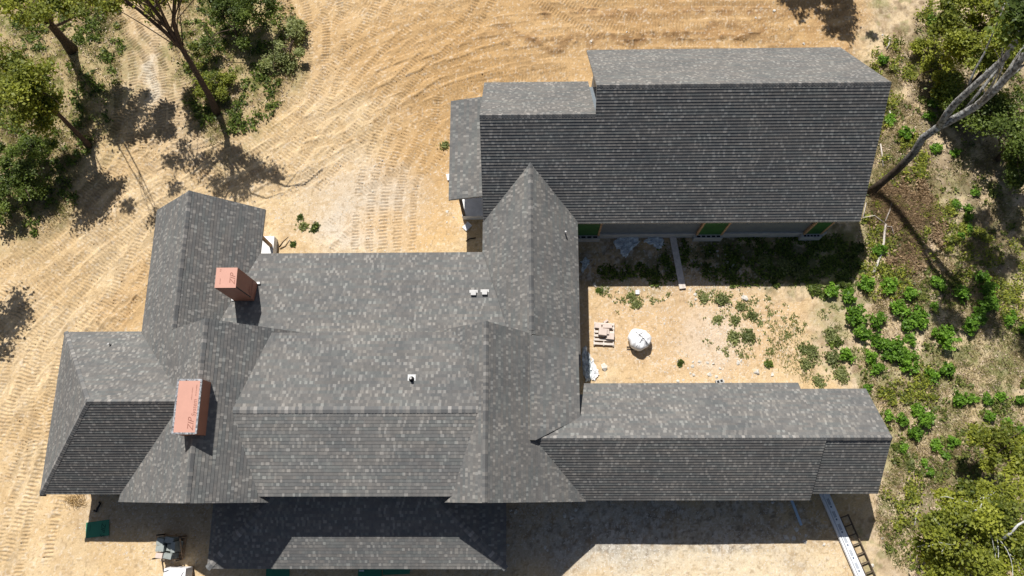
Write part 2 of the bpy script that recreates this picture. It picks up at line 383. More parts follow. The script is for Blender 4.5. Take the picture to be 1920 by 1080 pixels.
# porch
zJ = 2.45; xJw, xJe = -12.53, -.82; yJ = -2.88; sJ = .45
J_s = slope([(xJw, yJ), (xJe, yJ), (xJe - 3.05, yJ + 3.05), (xJw + 3.05, yJ + 3.05)], zJ, 0, sJ, 0, yJ)
J_w = slope([(xJw, yJ), (xJw + 3.05, yJ + 3.05), (xJw, yJ + 3.05)], zJ, sJ, 0, xJw, 0)
J_e = slope([(xJe, yJ), (xJe, yJ + 3.05), (xJe - 3.05, yJ + 3.05)], zJ, -sJ, 0, xJe, 0)
ridge((xJw, yJ, zJ), (xJw + 3.0, yJ + 3.0, zJ + 3.0 * sJ), dn_(0, sJ), dn_(sJ, 0), J_w)
ridge((xJe, yJ, zJ), (xJe - 3.0, yJ + 3.0, zJ + 3.0 * sJ), dn_(0, sJ), dn_(-sJ, 0), J_e)

# ---------------------------------------------------------------- walls
def prof(axis, a0, a1, pts, name='wall', m=None):
    """solid: profile pts (c, z) across, from a0 to a1 along the axis"""
    b = MB()
    f = (lambda a, c, z: Vector((a, c, z)) * K) if axis == 'x' else (lambda a, c, z: Vector((c, a, z)) * K)
    n = len(pts)
    b.face([f(a0, c, z) for c, z in pts][::-1]); b.face([f(a1, c, z) for c, z in pts])
    for i in range(n):
        c0, z0 = pts[i]; c1, z1 = pts[(i + 1) % n]
        b.face([f(a0, c0, z0), f(a0, c1, z1), f(a1, c1, z1), f(a1, c0, z0)])
    return b.build(name, m or MWALL, HOUSE)
o = .16
WA = prof('x', 3.25, 13.76, [(11.52, -.3), (11.52, zA(11.52) - o), (yAr, 6.986 - o), (19.1, 3.42 - o), (19.1, -.3)])
prof('x', -1.35, 3.25, [(11.52, -.3), (11.52, zA(11.52) - o), (yBr, 6.19 - o), (17.45, 3.48 - o), (17.45, -.3)])
prof('y', 5.9, 11.52, [(-1.5, -.3), (-1.5, zC(-1.5) - o), (.22, 4.804 - o), (1.88, zC(1.88) - o), (1.88, -.3)])
prof('x', -11.8, -.9, [(5.0, -.3), (9.55, -.3), (9.55, zE(9.55) - o), (6.0, zE(6.0) - o), (5.0, zE(6.0) - o)])
prof('y', 6.0, 11.55, [(-15.75, -.3), (-15.75, zW(-15.75) - o), (xG, zG - o), (-12.7, zG - .9216 * 1.05 - o), (-12.7, -.3)])
prof('x', -19.03, -15.6, [(.32, -.3), (6.16, -.3), (6.16, 2.95), (.32, 2.95)])
prof('y', .0, 6.05, [(-15.85, -.3), (-15.85, zW(-15.85) - o), (xF, zF - o), (-8.7, zF - .927 * 3.0 - o), (-8.7, -.3)])
prof('x', -10.6, -1.8, [(.15, -.3), (.15, 5.05), (yM, zM - o), (5.7, 5.07), (5.7, -.3)])
prof('y', .0, 6.0, [(-3.6, -.3), (-3.6, 4.2), (xD, zD - o), (1.95, zD - sDe * 3.42 - o), (1.95, -.3)])
prof('x', 1.9, 13.3, [(.1, -.3), (.1, 4.503 - .868 * 1.88 - o), (yI, zI - o), (3.85, zI - .842 * 1.87 - o), (3.85, -.3)])
# footing and boarded openings along the courtyard wall
b = MB(); b.box(1.95 * K, 13.80 * K, 11.46 * K, 11.55 * K, -.3, .62); b.build('footing', MCONC, HOUSE)
for x0, x1 in ((2.0, 3.35), (7.85, 8.98), (12.75, 13.5)):
    b = MB(); b.box(x0 * K, x1 * K, 11.40 * K, 11.50 * K, .72, 2.75); wn = b.build('boarded_window', MGREEN2, HOUSE)
    for xx in (x0, x1):
        j = MB(); j.box(xx * K - .05, xx * K + .05, 11.375 * K, 11.49 * K, .66, 2.80); j.build('jamb', MWOOD, wn)
    s = MB(); s.box(x0 * K - .1, x1 * K + .1, 11.28 * K, 11.45 * K, .0, .55)
    s.build('window_well', MCONC, HOUSE)
    h = MB(); nh = 5
    for i in range(nh):
        xa = x0 * K + (i + .15) * (x1 - x0) * K / nh; h.box(xa, xa + .7 * (x1 - x0) * K / nh, 11.32 * K, 11.40 * K, .5, .556)
    h.build('block_core', MBLACK, HOUSE.children[-1])
# porch posts and slabs
for x in (-12.2, -9.3, -6.6, -4.0, -1.15):
    b = MB(); b.box(x * K - .09, x * K + .09, -2.65 * K - .09, -2.65 * K + .09, 0, (zJ + .08) * K); b.build('porch_post', MDARKW, HOUSE)
b = MB(); b.box(-12.3 * K, -1.05 * K, -2.75 * K, .1 * K, -.3, .16); b.build('porch_slab', MCONC, HOUSE)
b = MB(); b.box(-2.95 * K, -1.3 * K, 12.43 * K, 17.1 * K, -.3, .55); b.build('porch_slab', MPAD, HOUSE)
for y in (12.50, 14.7, 16.9):
    b = MB(); b.box(-2.86 * K - .07, -2.86 * K + .07, y * K - .07, y * K + .07, .5, 2.95 * K); b.build('porch_post', MDARKW, HOUSE)
p0 = at(490, 443, .57); p1 = at(514.5, 475, .57)
b = MB(); b.box(p0.x - .3, p1.x - .08, p1.y - .35, p0.y, -.2, .57); b.build('porch_slab', MPAD, HOUSE)
pb = at(508, 461, .57); b = MB(); b.box(pb.x - .07, pb.x + .07, pb.y - .07, pb.y + .07, .5, 2.5); b.build('porch_post', MWOOD, HOUSE)

# ---------------------------------------------------------------- lettering
def text_mesh(s, size, M, m, parent, shear=0.0, name='lettering', sx=1.0):
    cu = bpy.data.curves.new('t', 'FONT'); cu.body = s; cu.size = size; cu.shear = shear; cu.extrude = .002
    to = bpy.data.objects.new('t', cu); COL.objects.link(to)
    dg = bpy.context.evaluated_depsgraph_get(); me = bpy.data.meshes.new_from_object(to.evaluated_get(dg))
    bpy.data.objects.remove(to)
    me.transform(Matrix.Diagonal((sx, 1, 1, 1))); me.transform(M)
    return link(name, me, m, parent)
def T(x, y, z, rz=0): return Matrix.Translation((x, y, z)) @ Matrix.Rotation(rz, 4, 'Z')

# ---------------------------------------------------------------- chimneys
def chimney(x0, x1, y0, y1, zt, zb, taped, label):
    b = MB(); X0, X1, Y0, Y1, ZT, ZB = [v * K for v in (x0, x1, y0, y1, zt, zb)]
    b.box(X0, X1, Y0, Y1, ZB, ZT - .02)
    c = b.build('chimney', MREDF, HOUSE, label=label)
    t = MB(); i = .06 if taped else 0
    if taped:
        u = MB()
        for a in ((X0 - .015, X0 + i, Y0, Y1), (X1 - i, X1 + .015, Y0, Y1), (X0 + i, X1 - i, Y0 - .015, Y0 + i), (X0 + i, X1 - i, Y1 - i, Y1 + .015)):
            u.box(*a, ZT - .05, ZT + .004)
        u.build('flashing_tape', MTAPE, c)
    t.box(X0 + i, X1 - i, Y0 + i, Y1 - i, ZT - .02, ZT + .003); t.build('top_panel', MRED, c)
    return c, X0, X1, Y0, Y1, ZT
def fitp(px, py, z): return at(px, py, z * K) / K
zt = 7.43; a = fitp(322, 812.9, zt); e = fitp(368, 813.6, zt); nn = fitp(379, 711, zt)
c2, X0, X1, Y0, Y1, ZT = chimney(a.x, e.x, e.y, nn.y, zt, 5.0, True, 'long low chimney box with a taped rim')
q = math.pi / 2
text_mesh('ZIP', .35, T(X1 - .15, Y0 + .12, ZT + .004, q), MINK, c2, .35)
text_mesh('System', .24, T(X1 - .11, Y0 + .68, ZT + .004, q), MINK, c2, .25)
text_mesh('ROOF AND WALL SHEATHING', .055, T(X1 - .16, Y0 + 1.50, ZT + .004, q), MINK, c2, 0, 'fine_print', .6)
text_mesh('FASTEN EACH PANEL EDGE', .05, T(X1 - .32, Y0 + 1.35, ZT + .004, q), MINK, c2, 0, 'fine_print', .8)
c1, X0, X1, Y0, Y1, ZT = chimney(-12.028, -11.203, 7.646, 8.458, 5.65, 2.8, False, 'tall square chimney box with bare panel faces')
text_mesh('ZIP', .36, T(X1 - .06, Y0 + .14, ZT + .004, q), MINK, c1, .35)
text_mesh('SHEATHING', .05, T(X0 + .24, Y0 + .16, ZT + .004, q), MINK, c1, 0, 'fine_print')
text_mesh('IIII\nIIII', .07, T(X0 + .16, Y1 - .12, ZT + .004, 0), MINK, c1, 0, 'fine_print')
Me = Matrix.Translation((X1 + .003, Y0 + .12, ZT - 1.75)) @ Matrix.Rotation(q, 4, 'Z') @ Matrix.Rotation(q, 4, 'X')
text_mesh('ZIP\nSystem', .26, Me, MINK, c1, .25)
s = MB(); s.box(X1 + .003, X1 + .012, Y0 + .02, Y0 + .07, ZT - 1.9, ZT - .02); s.box(X0, X1, Y0 - .012, Y0 - .003, ZT - .06, ZT - .03)
s.build('seam_tape', MBLACK, c1)
for px, py, zz in ((484, 531, 3.40), (438, 562, 3.58)):
    pp = at(px, py, zz * K); fl = MB(); fl.box(pp.x - .09, pp.x + .09, pp.y - .05, pp.y + .05, pp.z + .02, pp.z + .05); fl.build('flashing', MFLASH, c1)

# ---------------------------------------------------------------- roof vents
def onroof(px, py, zf):
    z = 4.0
    for _ in range(30):
        p = at(px, py, z * K) / K; z = zf(p.x, p.y)
    return at(px, py, z * K)
for px, py in ((888, 550), (909, 549)):
    p = onroof(px, py, lambda x, y: zE(y))
    vb = MB(); vb.box(p.x - .20, p.x + .20, p.y + .02, p.y + .16, p.z - .02, p.z + .03); v_ = vb.build('roof_vent', MVENT, HOUSE)
    hb = MB(); hb.box(p.x - .13, p.x + .13, p.y - .14, p.y + .08, p.z - .05, p.z + .20, taper=.01); hb.build('hood', MVENT, v_)
for px, py, zf, r, hh in ((772, 711, lambda x, y: zM - sM * (y - yM), .06, .32), (208, 646, lambda x, y: zHr - 1.0045 * (y - yHr), .04, .25), (1060, 438, lambda x, y: zC(x), .04, .32)):
    p = onroof(px, py, zf)
    vb = MB(); vb.tube([p - Vector((0, 0, .1)), p + Vector((0, 0, hh))], r, 12); v_ = vb.build('vent_pipe', MVENT if r < .05 else MBLACK, HOUSE)
    if r > .05:
        fb = MB(); fb.box(p.x - .17, p.x + .17, p.y - .15, p.y + .20, p.z + .0, p.z + .035); fb.build('flashing', MFLASH, v_)
        cb = MB(); cb.tube([p + Vector((0, 0, .04)), p + Vector((0, 0, .16))], [.12, .08], 12); cb.build('collar', MBLACK, v_)
        tb = MB(); tb.tube([p + Vector((0, 0, hh)), p + Vector((0, 0, hh + .01))], .045, 12); tb.build('pipe_cap', MVENT, v_)
# drip corner at the west hip
b = MB(); pc = Vector((-19.40, -.051, 2.70)) * K
b.box(pc.x - .05, pc.x + .18, pc.y - .10, pc.y - .01, pc.z - .12, pc.z + .03); b.build('eave_return', MBLACK, HOUSE)
exec_tail = None

# ---------------------------------------------------------------- ground sheet
def vnoise(X, Y, s, seed):
    r = np.random.default_rng(seed); G = r.random((256, 256)).astype(np.float32)
    x = X / s + 1000.3 + seed * 3.1; y = Y / s + 1000.7 + seed * 1.7
    xi = np.floor(x).astype(int); yi = np.floor(y).astype(int); fx = x - xi; fy = y - yi
    fx = fx * fx * (3 - 2 * fx); fy = fy * fy * (3 - 2 * fy)
    g = lambda a, b: G[a & 255, b & 255]
    return (g(xi, yi) * (1 - fx) + g(xi + 1, yi) * fx) * (1 - fy) + (g(xi, yi + 1) * (1 - fx) + g(xi + 1, yi + 1) * fx) * fy
def fbm(X, Y, s, seed, o=4, p=.5):
    a = 1; t = 0; v = 0
    for k in range(o): v = v + a * vnoise(X, Y, s / 2 ** k, seed + k * 13); t += a; a *= p
    return v / t
def sstep(a, b, x): t = np.clip((x - a) / (b - a), 0, 1); return t * t * (3 - 2 * t)
STEP = .055
gx = np.arange(-34, 33, STEP); gy = np.arange(-8.5, 33, STEP)
ext = np.concatenate([np.cumsum(.06 * 1.075 ** np.arange(1, 72)), [250, 500, 1000]])
gx = np.concatenate([gx[0] - ext[::-1], gx, gx[-1] + ext]); gy = np.concatenate([gy[0] - ext[::-1], gy, gy[-1] + ext])
X, Y = np.meshgrid(gx, gy); X = X.astype(np.float64); Y = Y.astype(np.float64)
# photo coordinates of each ground point, used only to lay out soil patches where they lie
Rn = np.array(RM)
def topx(X, Y):
    d = np.stack([X, Y, np.full_like(X, -CAMZ)], -1) @ Rn
    zz = np.minimum(d[..., 2], -1); return 960 + FPX * d[..., 0] / -zz, 540 - FPX * d[..., 1] / -zz
PX, PY = topx(X, Y)
wx = (fbm(X, Y, 1.6, 5) - .5) * 90; wy = (fbm(X, Y, 1.6, 55) - .5) * 90
QX, QY = PX + wx, PY + wy
H_ = (fbm(X, Y, 5, 1) - .5) * .18 + (fbm(X, Y, .9, 2) - .5) * .032 + (fbm(X, Y, .22, 3, 3) - .5) * .035
# --- soil colours
sand = np.array([.585, .43, .245]); pale = np.array([.64, .50, .315]); orange = np.array([.45, .285, .13]); mud = np.array([.33, .205, .10])
grey = np.array([.43, .39, .33]); dry = np.array([.58, .46, .30]); litter = np.array([.45, .35, .23]); green = np.array([.13, .17, .045]); dark = np.array([.12, .10, .06])
C = np.broadcast_to(sand, X.shape + (3,)).copy()
def lay(mask, col): 
    global C
    C = C * (1 - mask[..., None]) + np.asarray(col) * mask[..., None]
def ell(cx, cy, rx, ry, ang=0, soft=.5):
    a = math.radians(ang); dx, dy = QX - cx, QY - cy
    u = (dx * math.cos(a) + dy * math.sin(a)) / rx; v = (-dx * math.sin(a) + dy * math.cos(a)) / ry
    return 1 - sstep(1 - soft, 1 + soft, np.sqrt(u * u + v * v))
n3 = fbm(X, Y, 2.4, 21); n4 = fbm(X, Y, .7, 31); n5 = fbm(X, Y, .25, 41, 3)
lay(sstep(.42, .65, n3) * .7, pale); lay(sstep(.5, .66, fbm(X, Y, 1.1, 23)) * .35, [.50, .36, .20]); lay(sstep(.55, .7, fbm(X, Y, .45, 24)) * .3, [.47, .36, .24])
lay(ell(1230, 60, 620, 130) * .75, orange); lay(ell(880, 200, 130, 150) * .7, orange); lay(ell(770, 340, 80, 130) * .45, orange)
lay(ell(700, 90, 200, 60, -25) * .35, orange); lay(ell(250, 560, 45, 90, 25) * .5, orange)
lay(ell(1180, 68, 300, 14, 0, .7) * .55, mud); lay(ell(1330, 20, 300, 16, 0, .7) * .45, mud); lay(ell(1010, 125, 45, 18) * .3, mud); lay(ell(1620, 110, 50, 26) * .6, mud)
lay(ell(690, 390, 110, 90) * .75, [.56, .49, .40]); lay(ell(660, 440, 60, 40) * .6, [.60, .54, .46])
lay(ell(780, 430, 110, 45) * .5, [.60, .40, .19])
lay(ell(280, 120, 60, 110, 5) * .5, [.50, .40, .29]); lay(ell(277, 140, 20, 40) * .7, [.68, .62, .52])
lay(ell(360, 250, 90, 60) * .4, [.52, .42, .30])
lay(ell(1290, 620, 190, 110) * .5, [.58, .42, .27]); lay(ell(1300, 600, 260, 120) * .5 * sstep(.45, .6, n4), [.50, .36, .22]); lay(ell(1340, 640, 60, 60) * .5, [.62, .53, .44])
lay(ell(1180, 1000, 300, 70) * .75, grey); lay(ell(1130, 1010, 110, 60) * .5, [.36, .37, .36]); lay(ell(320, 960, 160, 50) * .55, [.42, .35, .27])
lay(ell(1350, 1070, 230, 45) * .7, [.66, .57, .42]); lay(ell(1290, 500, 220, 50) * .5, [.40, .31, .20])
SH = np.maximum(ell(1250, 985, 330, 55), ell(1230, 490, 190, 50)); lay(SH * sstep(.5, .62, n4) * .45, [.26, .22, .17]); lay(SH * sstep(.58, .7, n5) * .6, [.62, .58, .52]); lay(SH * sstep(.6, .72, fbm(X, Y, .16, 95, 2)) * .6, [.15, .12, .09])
lay(ell(1180, 72, 260, 13, -1, .7) * .6 * sstep(.35, .5, n5), [.22, .13, .065])
def bank(x0, y0, x1, y1, wd, amp, col, seed):
    global H_
    t = (PX - x0) / (x1 - x0); cy = y0 + (y1 - y0) * t + (fbm(X, Y, 2.2, seed) - .5) * 26
    dy = PY - cy; m = np.exp(-(dy / wd) ** 2) * sstep(-.02, .06, t) * (1 - sstep(.94, 1.02, t)) * sstep(.36, .56, fbm(X, Y, .8, seed + 1, 3))
    lay(m * .75 * sstep(.3, .5, n5), col); H_ = H_ + m * amp * (fbm(X, Y, .22, seed + 2, 2) - .2) + sstep(-wd, wd * .3, -dy) * 0
bank(930, 80, 1460, 62, 8, .20, [.20, .115, .055], 501); bank(990, 22, 1500, 22, 9, .10, [.27, .16, .08], 511); bank(1560, 95, 1680, 135, 22, .28, [.30, .17, .08], 521); bank(640, 265, 800, 170, 4, .10, [.34, .22, .11], 531); bank(230, 620, 275, 500, 14, .15, [.42, .27, .13], 541)
# vegetated ground
vegR = sstep(1590, 1650, QX + np.clip(QY - 80, 0, 300) * .03) * 1.0
vegR = np.maximum(vegR, sstep(1480, 1600, QX) * (QY > 560) * (QY < 730))
vegR = np.maximum(vegR, sstep(1400, 1520, QX) * ((QY > 430) & (QY < 570)))
vegL = np.maximum.reduce([ell(70, 130, 150, 210), ell(50, 320, 90, 120), ell(430, 90, 110, 150, -15), ell(395, 190, 40, 90, -15), ell(190, 60, 60, 60)])
lay(vegR, dry); lay(vegR * sstep(.42, .6, n4), litter); lay(vegR * sstep(.52, .62, n3) * .45, green); lay(vegR * sstep(.5, .72, n5) * .6, [.56, .46, .34]); lay(vegR * sstep(.55, .75, fbm(X, Y, .3, 88, 3)) * .6, [.20, .14, .09]); lay(vegR * sstep(.58, .7, fbm(X, Y, .5, 77)) * .5, [.20, .21, .08])
lay(vegL * .9, [.36, .29, .16]); lay(vegL * sstep(.45, .6, n4), [.17, .17, .06]); lay(vegL * sstep(.5, .65, n5) * .6, [.42, .36, .20])
for e in ((1790, 150, 130, 140), (1870, 330, 90, 170), (1690, 330, 60, 90), (1850, 900, 130, 160), (1560, 490, 50, 60)):
    lay(ell(*e) * .6 * sstep(.35, .55, n4), dark if e[0] > 1600 else green)
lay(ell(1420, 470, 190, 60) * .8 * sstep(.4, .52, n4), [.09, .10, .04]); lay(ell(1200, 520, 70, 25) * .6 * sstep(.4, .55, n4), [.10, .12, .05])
lay(ell(1850, 640, 90, 120) * .25, [.2, .22, .08]); lay(ell(1780, 700, 120, 60) * .5 * sstep(.45, .6, n4), green)
lay(ell(1690, 440, 40, 70, -20) * .5, [.26, .17, .11])
# crumbled darker soil and disturbed patches
lay(sstep(.56, .72, fbm(X, Y, .28, 401, 3)) * .30 * (1 - vegR), [.40, .27, .14]); lay(ell(170, 420, 160, 60, -30) * .3 * sstep(.45, .6, n4), [.44, .33, .19]); lay(ell(1400, 60, 260, 60) * .4 * sstep(.5, .6, n4), [.34, .20, .09])
# pebbly specks
sp = sstep(.74, .80, vnoise(X, Y, .09, 91)); lay(sp * .35 * (1 - vegL) * (1 - vegR * .8), [.72, .66, .56]); sp = sstep(.80, .86, vnoise(X, Y, .11, 93)); lay(sp * .45, [.26, .18, .10])
# --- crawler tracks pressed into the soil
def smooth_path(pts, sub=8):
    P = [at(x, y) for x, y in pts]; P = [P[0] * 2 - P[1]] + P + [P[-1] * 2 - P[-2]]; out = []
    for i in range(1, len(P) - 2):
        for k in range(sub):
            t = k / sub; a, b_, c_, d_ = P[i - 1], P[i], P[i + 1], P[i + 2]
            out.append(.5 * ((2 * b_) + (-a + c_) * t + (2 * a - 5 * b_ + 4 * c_ - d_) * t * t + (-a + 3 * b_ - 3 * c_ + d_) * t ** 3))
    out.append(P[-2]); return out
ix0 = 11; gx_d = gx; gy_d = gy
def track(path, off, wid=.24, pitch=.17, amp=.030, smooth=False, seed=0, thr=.42, sink=.02):
    global H_, C
    s0 = 0.0; rr = R_.uniform(0, 100); tone_ = R_.choice((.80, .88, 1.08, 1.14))
    for i in range(len(path) - 1):
        a, b_ = path[i], path[i + 1]; L = math.hypot(b_.x - a.x, b_.y - a.y)
        if L < 1e-3: continue
        tx, ty = (b_.x - a.x) / L, (b_.y - a.y) / L; nx, ny = -ty, tx; M = abs(off) + wid + .2
        i0, i1 = np.searchsorted(gx, [min(a.x, b_.x) - M, max(a.x, b_.x) + M]); j0, j1 = np.searchsorted(gy, [min(a.y, b_.y) - M, max(a.y, b_.y) + M])
        if i1 <= i0 or j1 <= j0: s0 += L; continue
        x = X[j0:j1, i0:i1]; y = Y[j0:j1, i0:i1]; s = (x - a.x) * tx + (y - a.y) * ty; d = (x - a.x) * nx + (y - a.y) * ny - off
        m = (1 - sstep(wid * .8, wid, np.abs(d))) * ((s >= -.02) & (s < L + .02))
        if not m.any(): s0 += L; continue
        patch = sstep(thr - .08, thr + .12, fbm(x, y, 1.3, 200 + seed, 3)); m = m * patch
        ph = ((s + s0 + rr) / pitch) * 2 * math.pi + np.sin(d * 5) * .5
        prof_ = 0 if smooth else np.clip(np.sin(ph) * 1.8, -.6, 1) * amp * (.6 + .8 * n5[j0:j1, i0:i1])
        H_[j0:j1, i0:i1] = H_[j0:j1, i0:i1] * (1 - m * .92) + m * (prof_ - sink)
        berm = np.exp(-((np.abs(d) - wid - .05) / .05) ** 2) * ((s >= -.02) & (s < L + .02)) * patch
        H_[j0:j1, i0:i1] += berm * (.008 if smooth else .008)
        if smooth:
            mm = (m * .75)[..., None]; C[j0:j1, i0:i1] = C[j0:j1, i0:i1] * (1 - mm) + (C[j0:j1, i0:i1] * tone_) * mm
        else:
            mm = (m * .35)[..., None]; C[j0:j1, i0:i1] *= (1 - mm * .25)
        s0 += L
PATHS = {
 'a': [(-60, 600), (130, 440), (300, 330), (480, 255), (640, 150), (800, 85), (960, 40), (1200, 25), (1480, 28), (1700, 30)],
 'b': [(-60, 740), (100, 570), (270, 410), (450, 300), (620, 200), (780, 130), (900, 95), (1100, 75), (1400, 70), (1600, 100)],
 'c': [(210, -40), (262, 60), (275, 180), (262, 290), (220, 360), (130, 450), (-20, 540)],
 'd': [(-40, 1040), (40, 830), (100, 650), (200, 520), (330, 400)],
 'e': [(575, -60), (600, 60), (580, 170), (500, 260), (390, 320), (300, 350)],
 'f': [(960, 130), (860, 165), (790, 215), (745, 290), (725, 370), (720, 470)],
 'g': [(35, 1080), (60, 960), (95, 860), (100, 760), (130, 660)],
 'h': [(240, 30), (300, 110), (320, 200), (310, 290), (250, 350), (160, 400), (20, 470)],
 'i': [(650, -30), (760, 20), (880, 10), (1020, 0), (1300, -5), (1600, -10)],
 'j': [(560, 250), (640, 230), (720, 200), (800, 170), (900, 140), (1060, 120)],
 'k': [(180, 620), (230, 540), (260, 480), (290, 420)],
 'm': [(-40, 470), (110, 380), (230, 250), (300, 120), (330, -40)],
 'n': [(560, 330), (660, 220), (760, 110), (860, 20), (900, -40)],
 'o': [(1000, -30), (1150, 50), (1300, 75), (1480, 60), (1660, -10)],
 'q': [(-40, 640), (60, 520), (180, 430), (330, 300), (520, 180), (640, 60), (700, -40)],
 'r': [(600, 460), (680, 380), (760, 330), (820, 260), (840, 180)],
 'l': [(-40, 880), (20, 760), (90, 640), (190, 510)]}
SP = {k: smooth_path(v) for k, v in PATHS.items()}
sd_ = 0
for key, offs in (('a', (-3.2, -1.5, .2, 1.9, 3.6)), ('b', (-2.9, -1.2, .6, 2.2)), ('l', (-.9, .9)), ('d', (-1.8, -.2, 1.3)), ('g', (-.7, .6))):
    for o_ in offs:
        sd_ += 1; track(SP[key], o_, .19, smooth=True, seed=sd_, thr=.50, sink=.02)
for key, offs in (('i', (-1.2, -.4, .5, 1.3, 2.1)), ('a', (-3.6, -2.4, -.9, .7, 2.6, 4.0)), ('c', (-1.6, -.8, .1, .9, 1.9)), ('h', (-.8, .1, .9)), ('b', (-3.4, -2.0, -.4, 1.3, 2.9)),
                  ('d', (-2.4, -1.3, -.7, .5, 1.0, 1.9)), ('e', (-1.4, -.5, .4, 1.3)), ('f', (-1.5, -.8, 0, .7, 1.5)), ('g', (-1.2, 0, 1.1)), ('j', (-1.0, -.2, .7)), ('k', (-.6, .4)), ('m', (-1.0, .5)), ('n', (-1.4, -.6, .5, 1.3)), ('o', (-.9, 0, .9)), ('q', (-1.7, -.8, .6, 1.5)), ('r', (-.7, .6)), ('l', (-1.5, 0, 1.5))):
    for o_ in offs:
        sd_ += 1; track(SP[key], o_ + R_.uniform(-.1, .1), R_.uniform(.18, .27), R_.uniform(.165, .2), R_.uniform(.036, .055) * (.75 if key in 'abi' else 1), seed=sd_, thr=R_.uniform(.30, .46))
# clods along the graded bank and spoil near the walls
for e, amp in (((1180, 66, 330, 15, 0, .7), .16), ((1620, 112, 50, 26), .22), ((690, 240, 110, 10, -25, .6), .07), ((240, 560, 20, 90, 25), .12), ((1010, 128, 45, 18), .10), ((620, 468, 90, 12), .08)):
    H_ += ell(*e) * amp * (fbm(X, Y, .35, 301, 3) - .25)
inn = (X > -33.9) & (X < 32.9) & (Y > -8.4) & (Y < 32.9); H_ = np.where(inn, H_, 0)
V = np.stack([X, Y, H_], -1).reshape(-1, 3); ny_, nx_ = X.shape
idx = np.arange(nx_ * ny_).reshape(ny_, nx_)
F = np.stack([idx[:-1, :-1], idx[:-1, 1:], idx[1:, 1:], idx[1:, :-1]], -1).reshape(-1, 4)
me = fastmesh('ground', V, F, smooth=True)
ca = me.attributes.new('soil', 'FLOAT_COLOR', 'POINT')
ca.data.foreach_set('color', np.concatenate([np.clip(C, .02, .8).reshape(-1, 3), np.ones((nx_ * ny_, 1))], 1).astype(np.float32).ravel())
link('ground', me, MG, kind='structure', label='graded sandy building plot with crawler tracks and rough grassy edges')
def gz(x, y):
    i = min(max(np.searchsorted(gx, x), 0), nx_ - 1); j = min(max(np.searchsorted(gy, y), 0), ny_ - 1); return float(H_[j, i])
def gzv(x, y): return H_[np.clip(np.searchsorted(gy, y), 0, ny_ - 1), np.clip(np.searchsorted(gx, x), 0, nx_ - 1)]

# ---------------------------------------------------------------- foliage
def leaf_quads(P, size, flat=.8, asp=1.7, up=0.0):
    """diamond leaves at points P with random attitudes"""
    n = len(P); nrm = rng.normal(size=(n, 3)); nrm[:, 2] = np.abs(nrm[:, 2]) + flat; nrm /= np.linalg.norm(nrm, axis=1)[:, None]
    a = rng.normal(size=(n, 3)); a[:, 2] += up; a -= nrm * (a * nrm).sum(1)[:, None]; a /= np.linalg.norm(a, axis=1)[:, None]; b = np.cross(nrm, a)
    s = (size * rng.uniform(.6, 1.3, n))[:, None]
    V = np.stack([P - a * s * asp / 2, P + b * s * .5 - a * s * .1, P + a * s * asp / 2, P - b * s * .5 - a * s * .1], 1).reshape(-1, 3)
    return V, np.arange(4 * n).reshape(n, 4)
def clump_points(centers, radii, n, clumps, spread):
    """clumps scattered through ellipsoids, denser near the shell; leaves scattered round each clump"""
    w_ = np.array([r[0] * r[1] * r[2] for r in radii]) ** .7; w_ /= w_.sum()
    k = rng.choice(len(centers), clumps, p=w_); d = rng.normal(size=(clumps, 3)); d /= np.linalg.norm(d, axis=1)[:, None]
    r = rng.uniform(.12, 1.15, clumps) ** .5; cc = np.array(centers)[k] + d * np.array(radii)[k] * r[:, None]
    q = rng.choice(clumps, n, p=(lambda z: z / z.sum())(rng.uniform(.3, 1.5, clumps)))
    sp = spread * rng.uniform(.6, 1.4, clumps)[q][:, None]
    return cc[q] + rng.normal(size=(n, 3)) * sp * np.array([1, 1, .55]), q, cc
def curve_pts(a, b, sag, n=7, wob=.12):
    a, b = Vector(a), Vector(b); L = (b - a).length; o1 = Vector((R_.uniform(-1, 1), R_.uniform(-1, 1), 0)) * wob * L
    return [a.lerp(b, t) + o1 * math.sin(math.pi * t) + Vector((0, 0, sag * L * math.sin(math.pi * t))) for t in [i / (n - 1) for i in range(n)]]
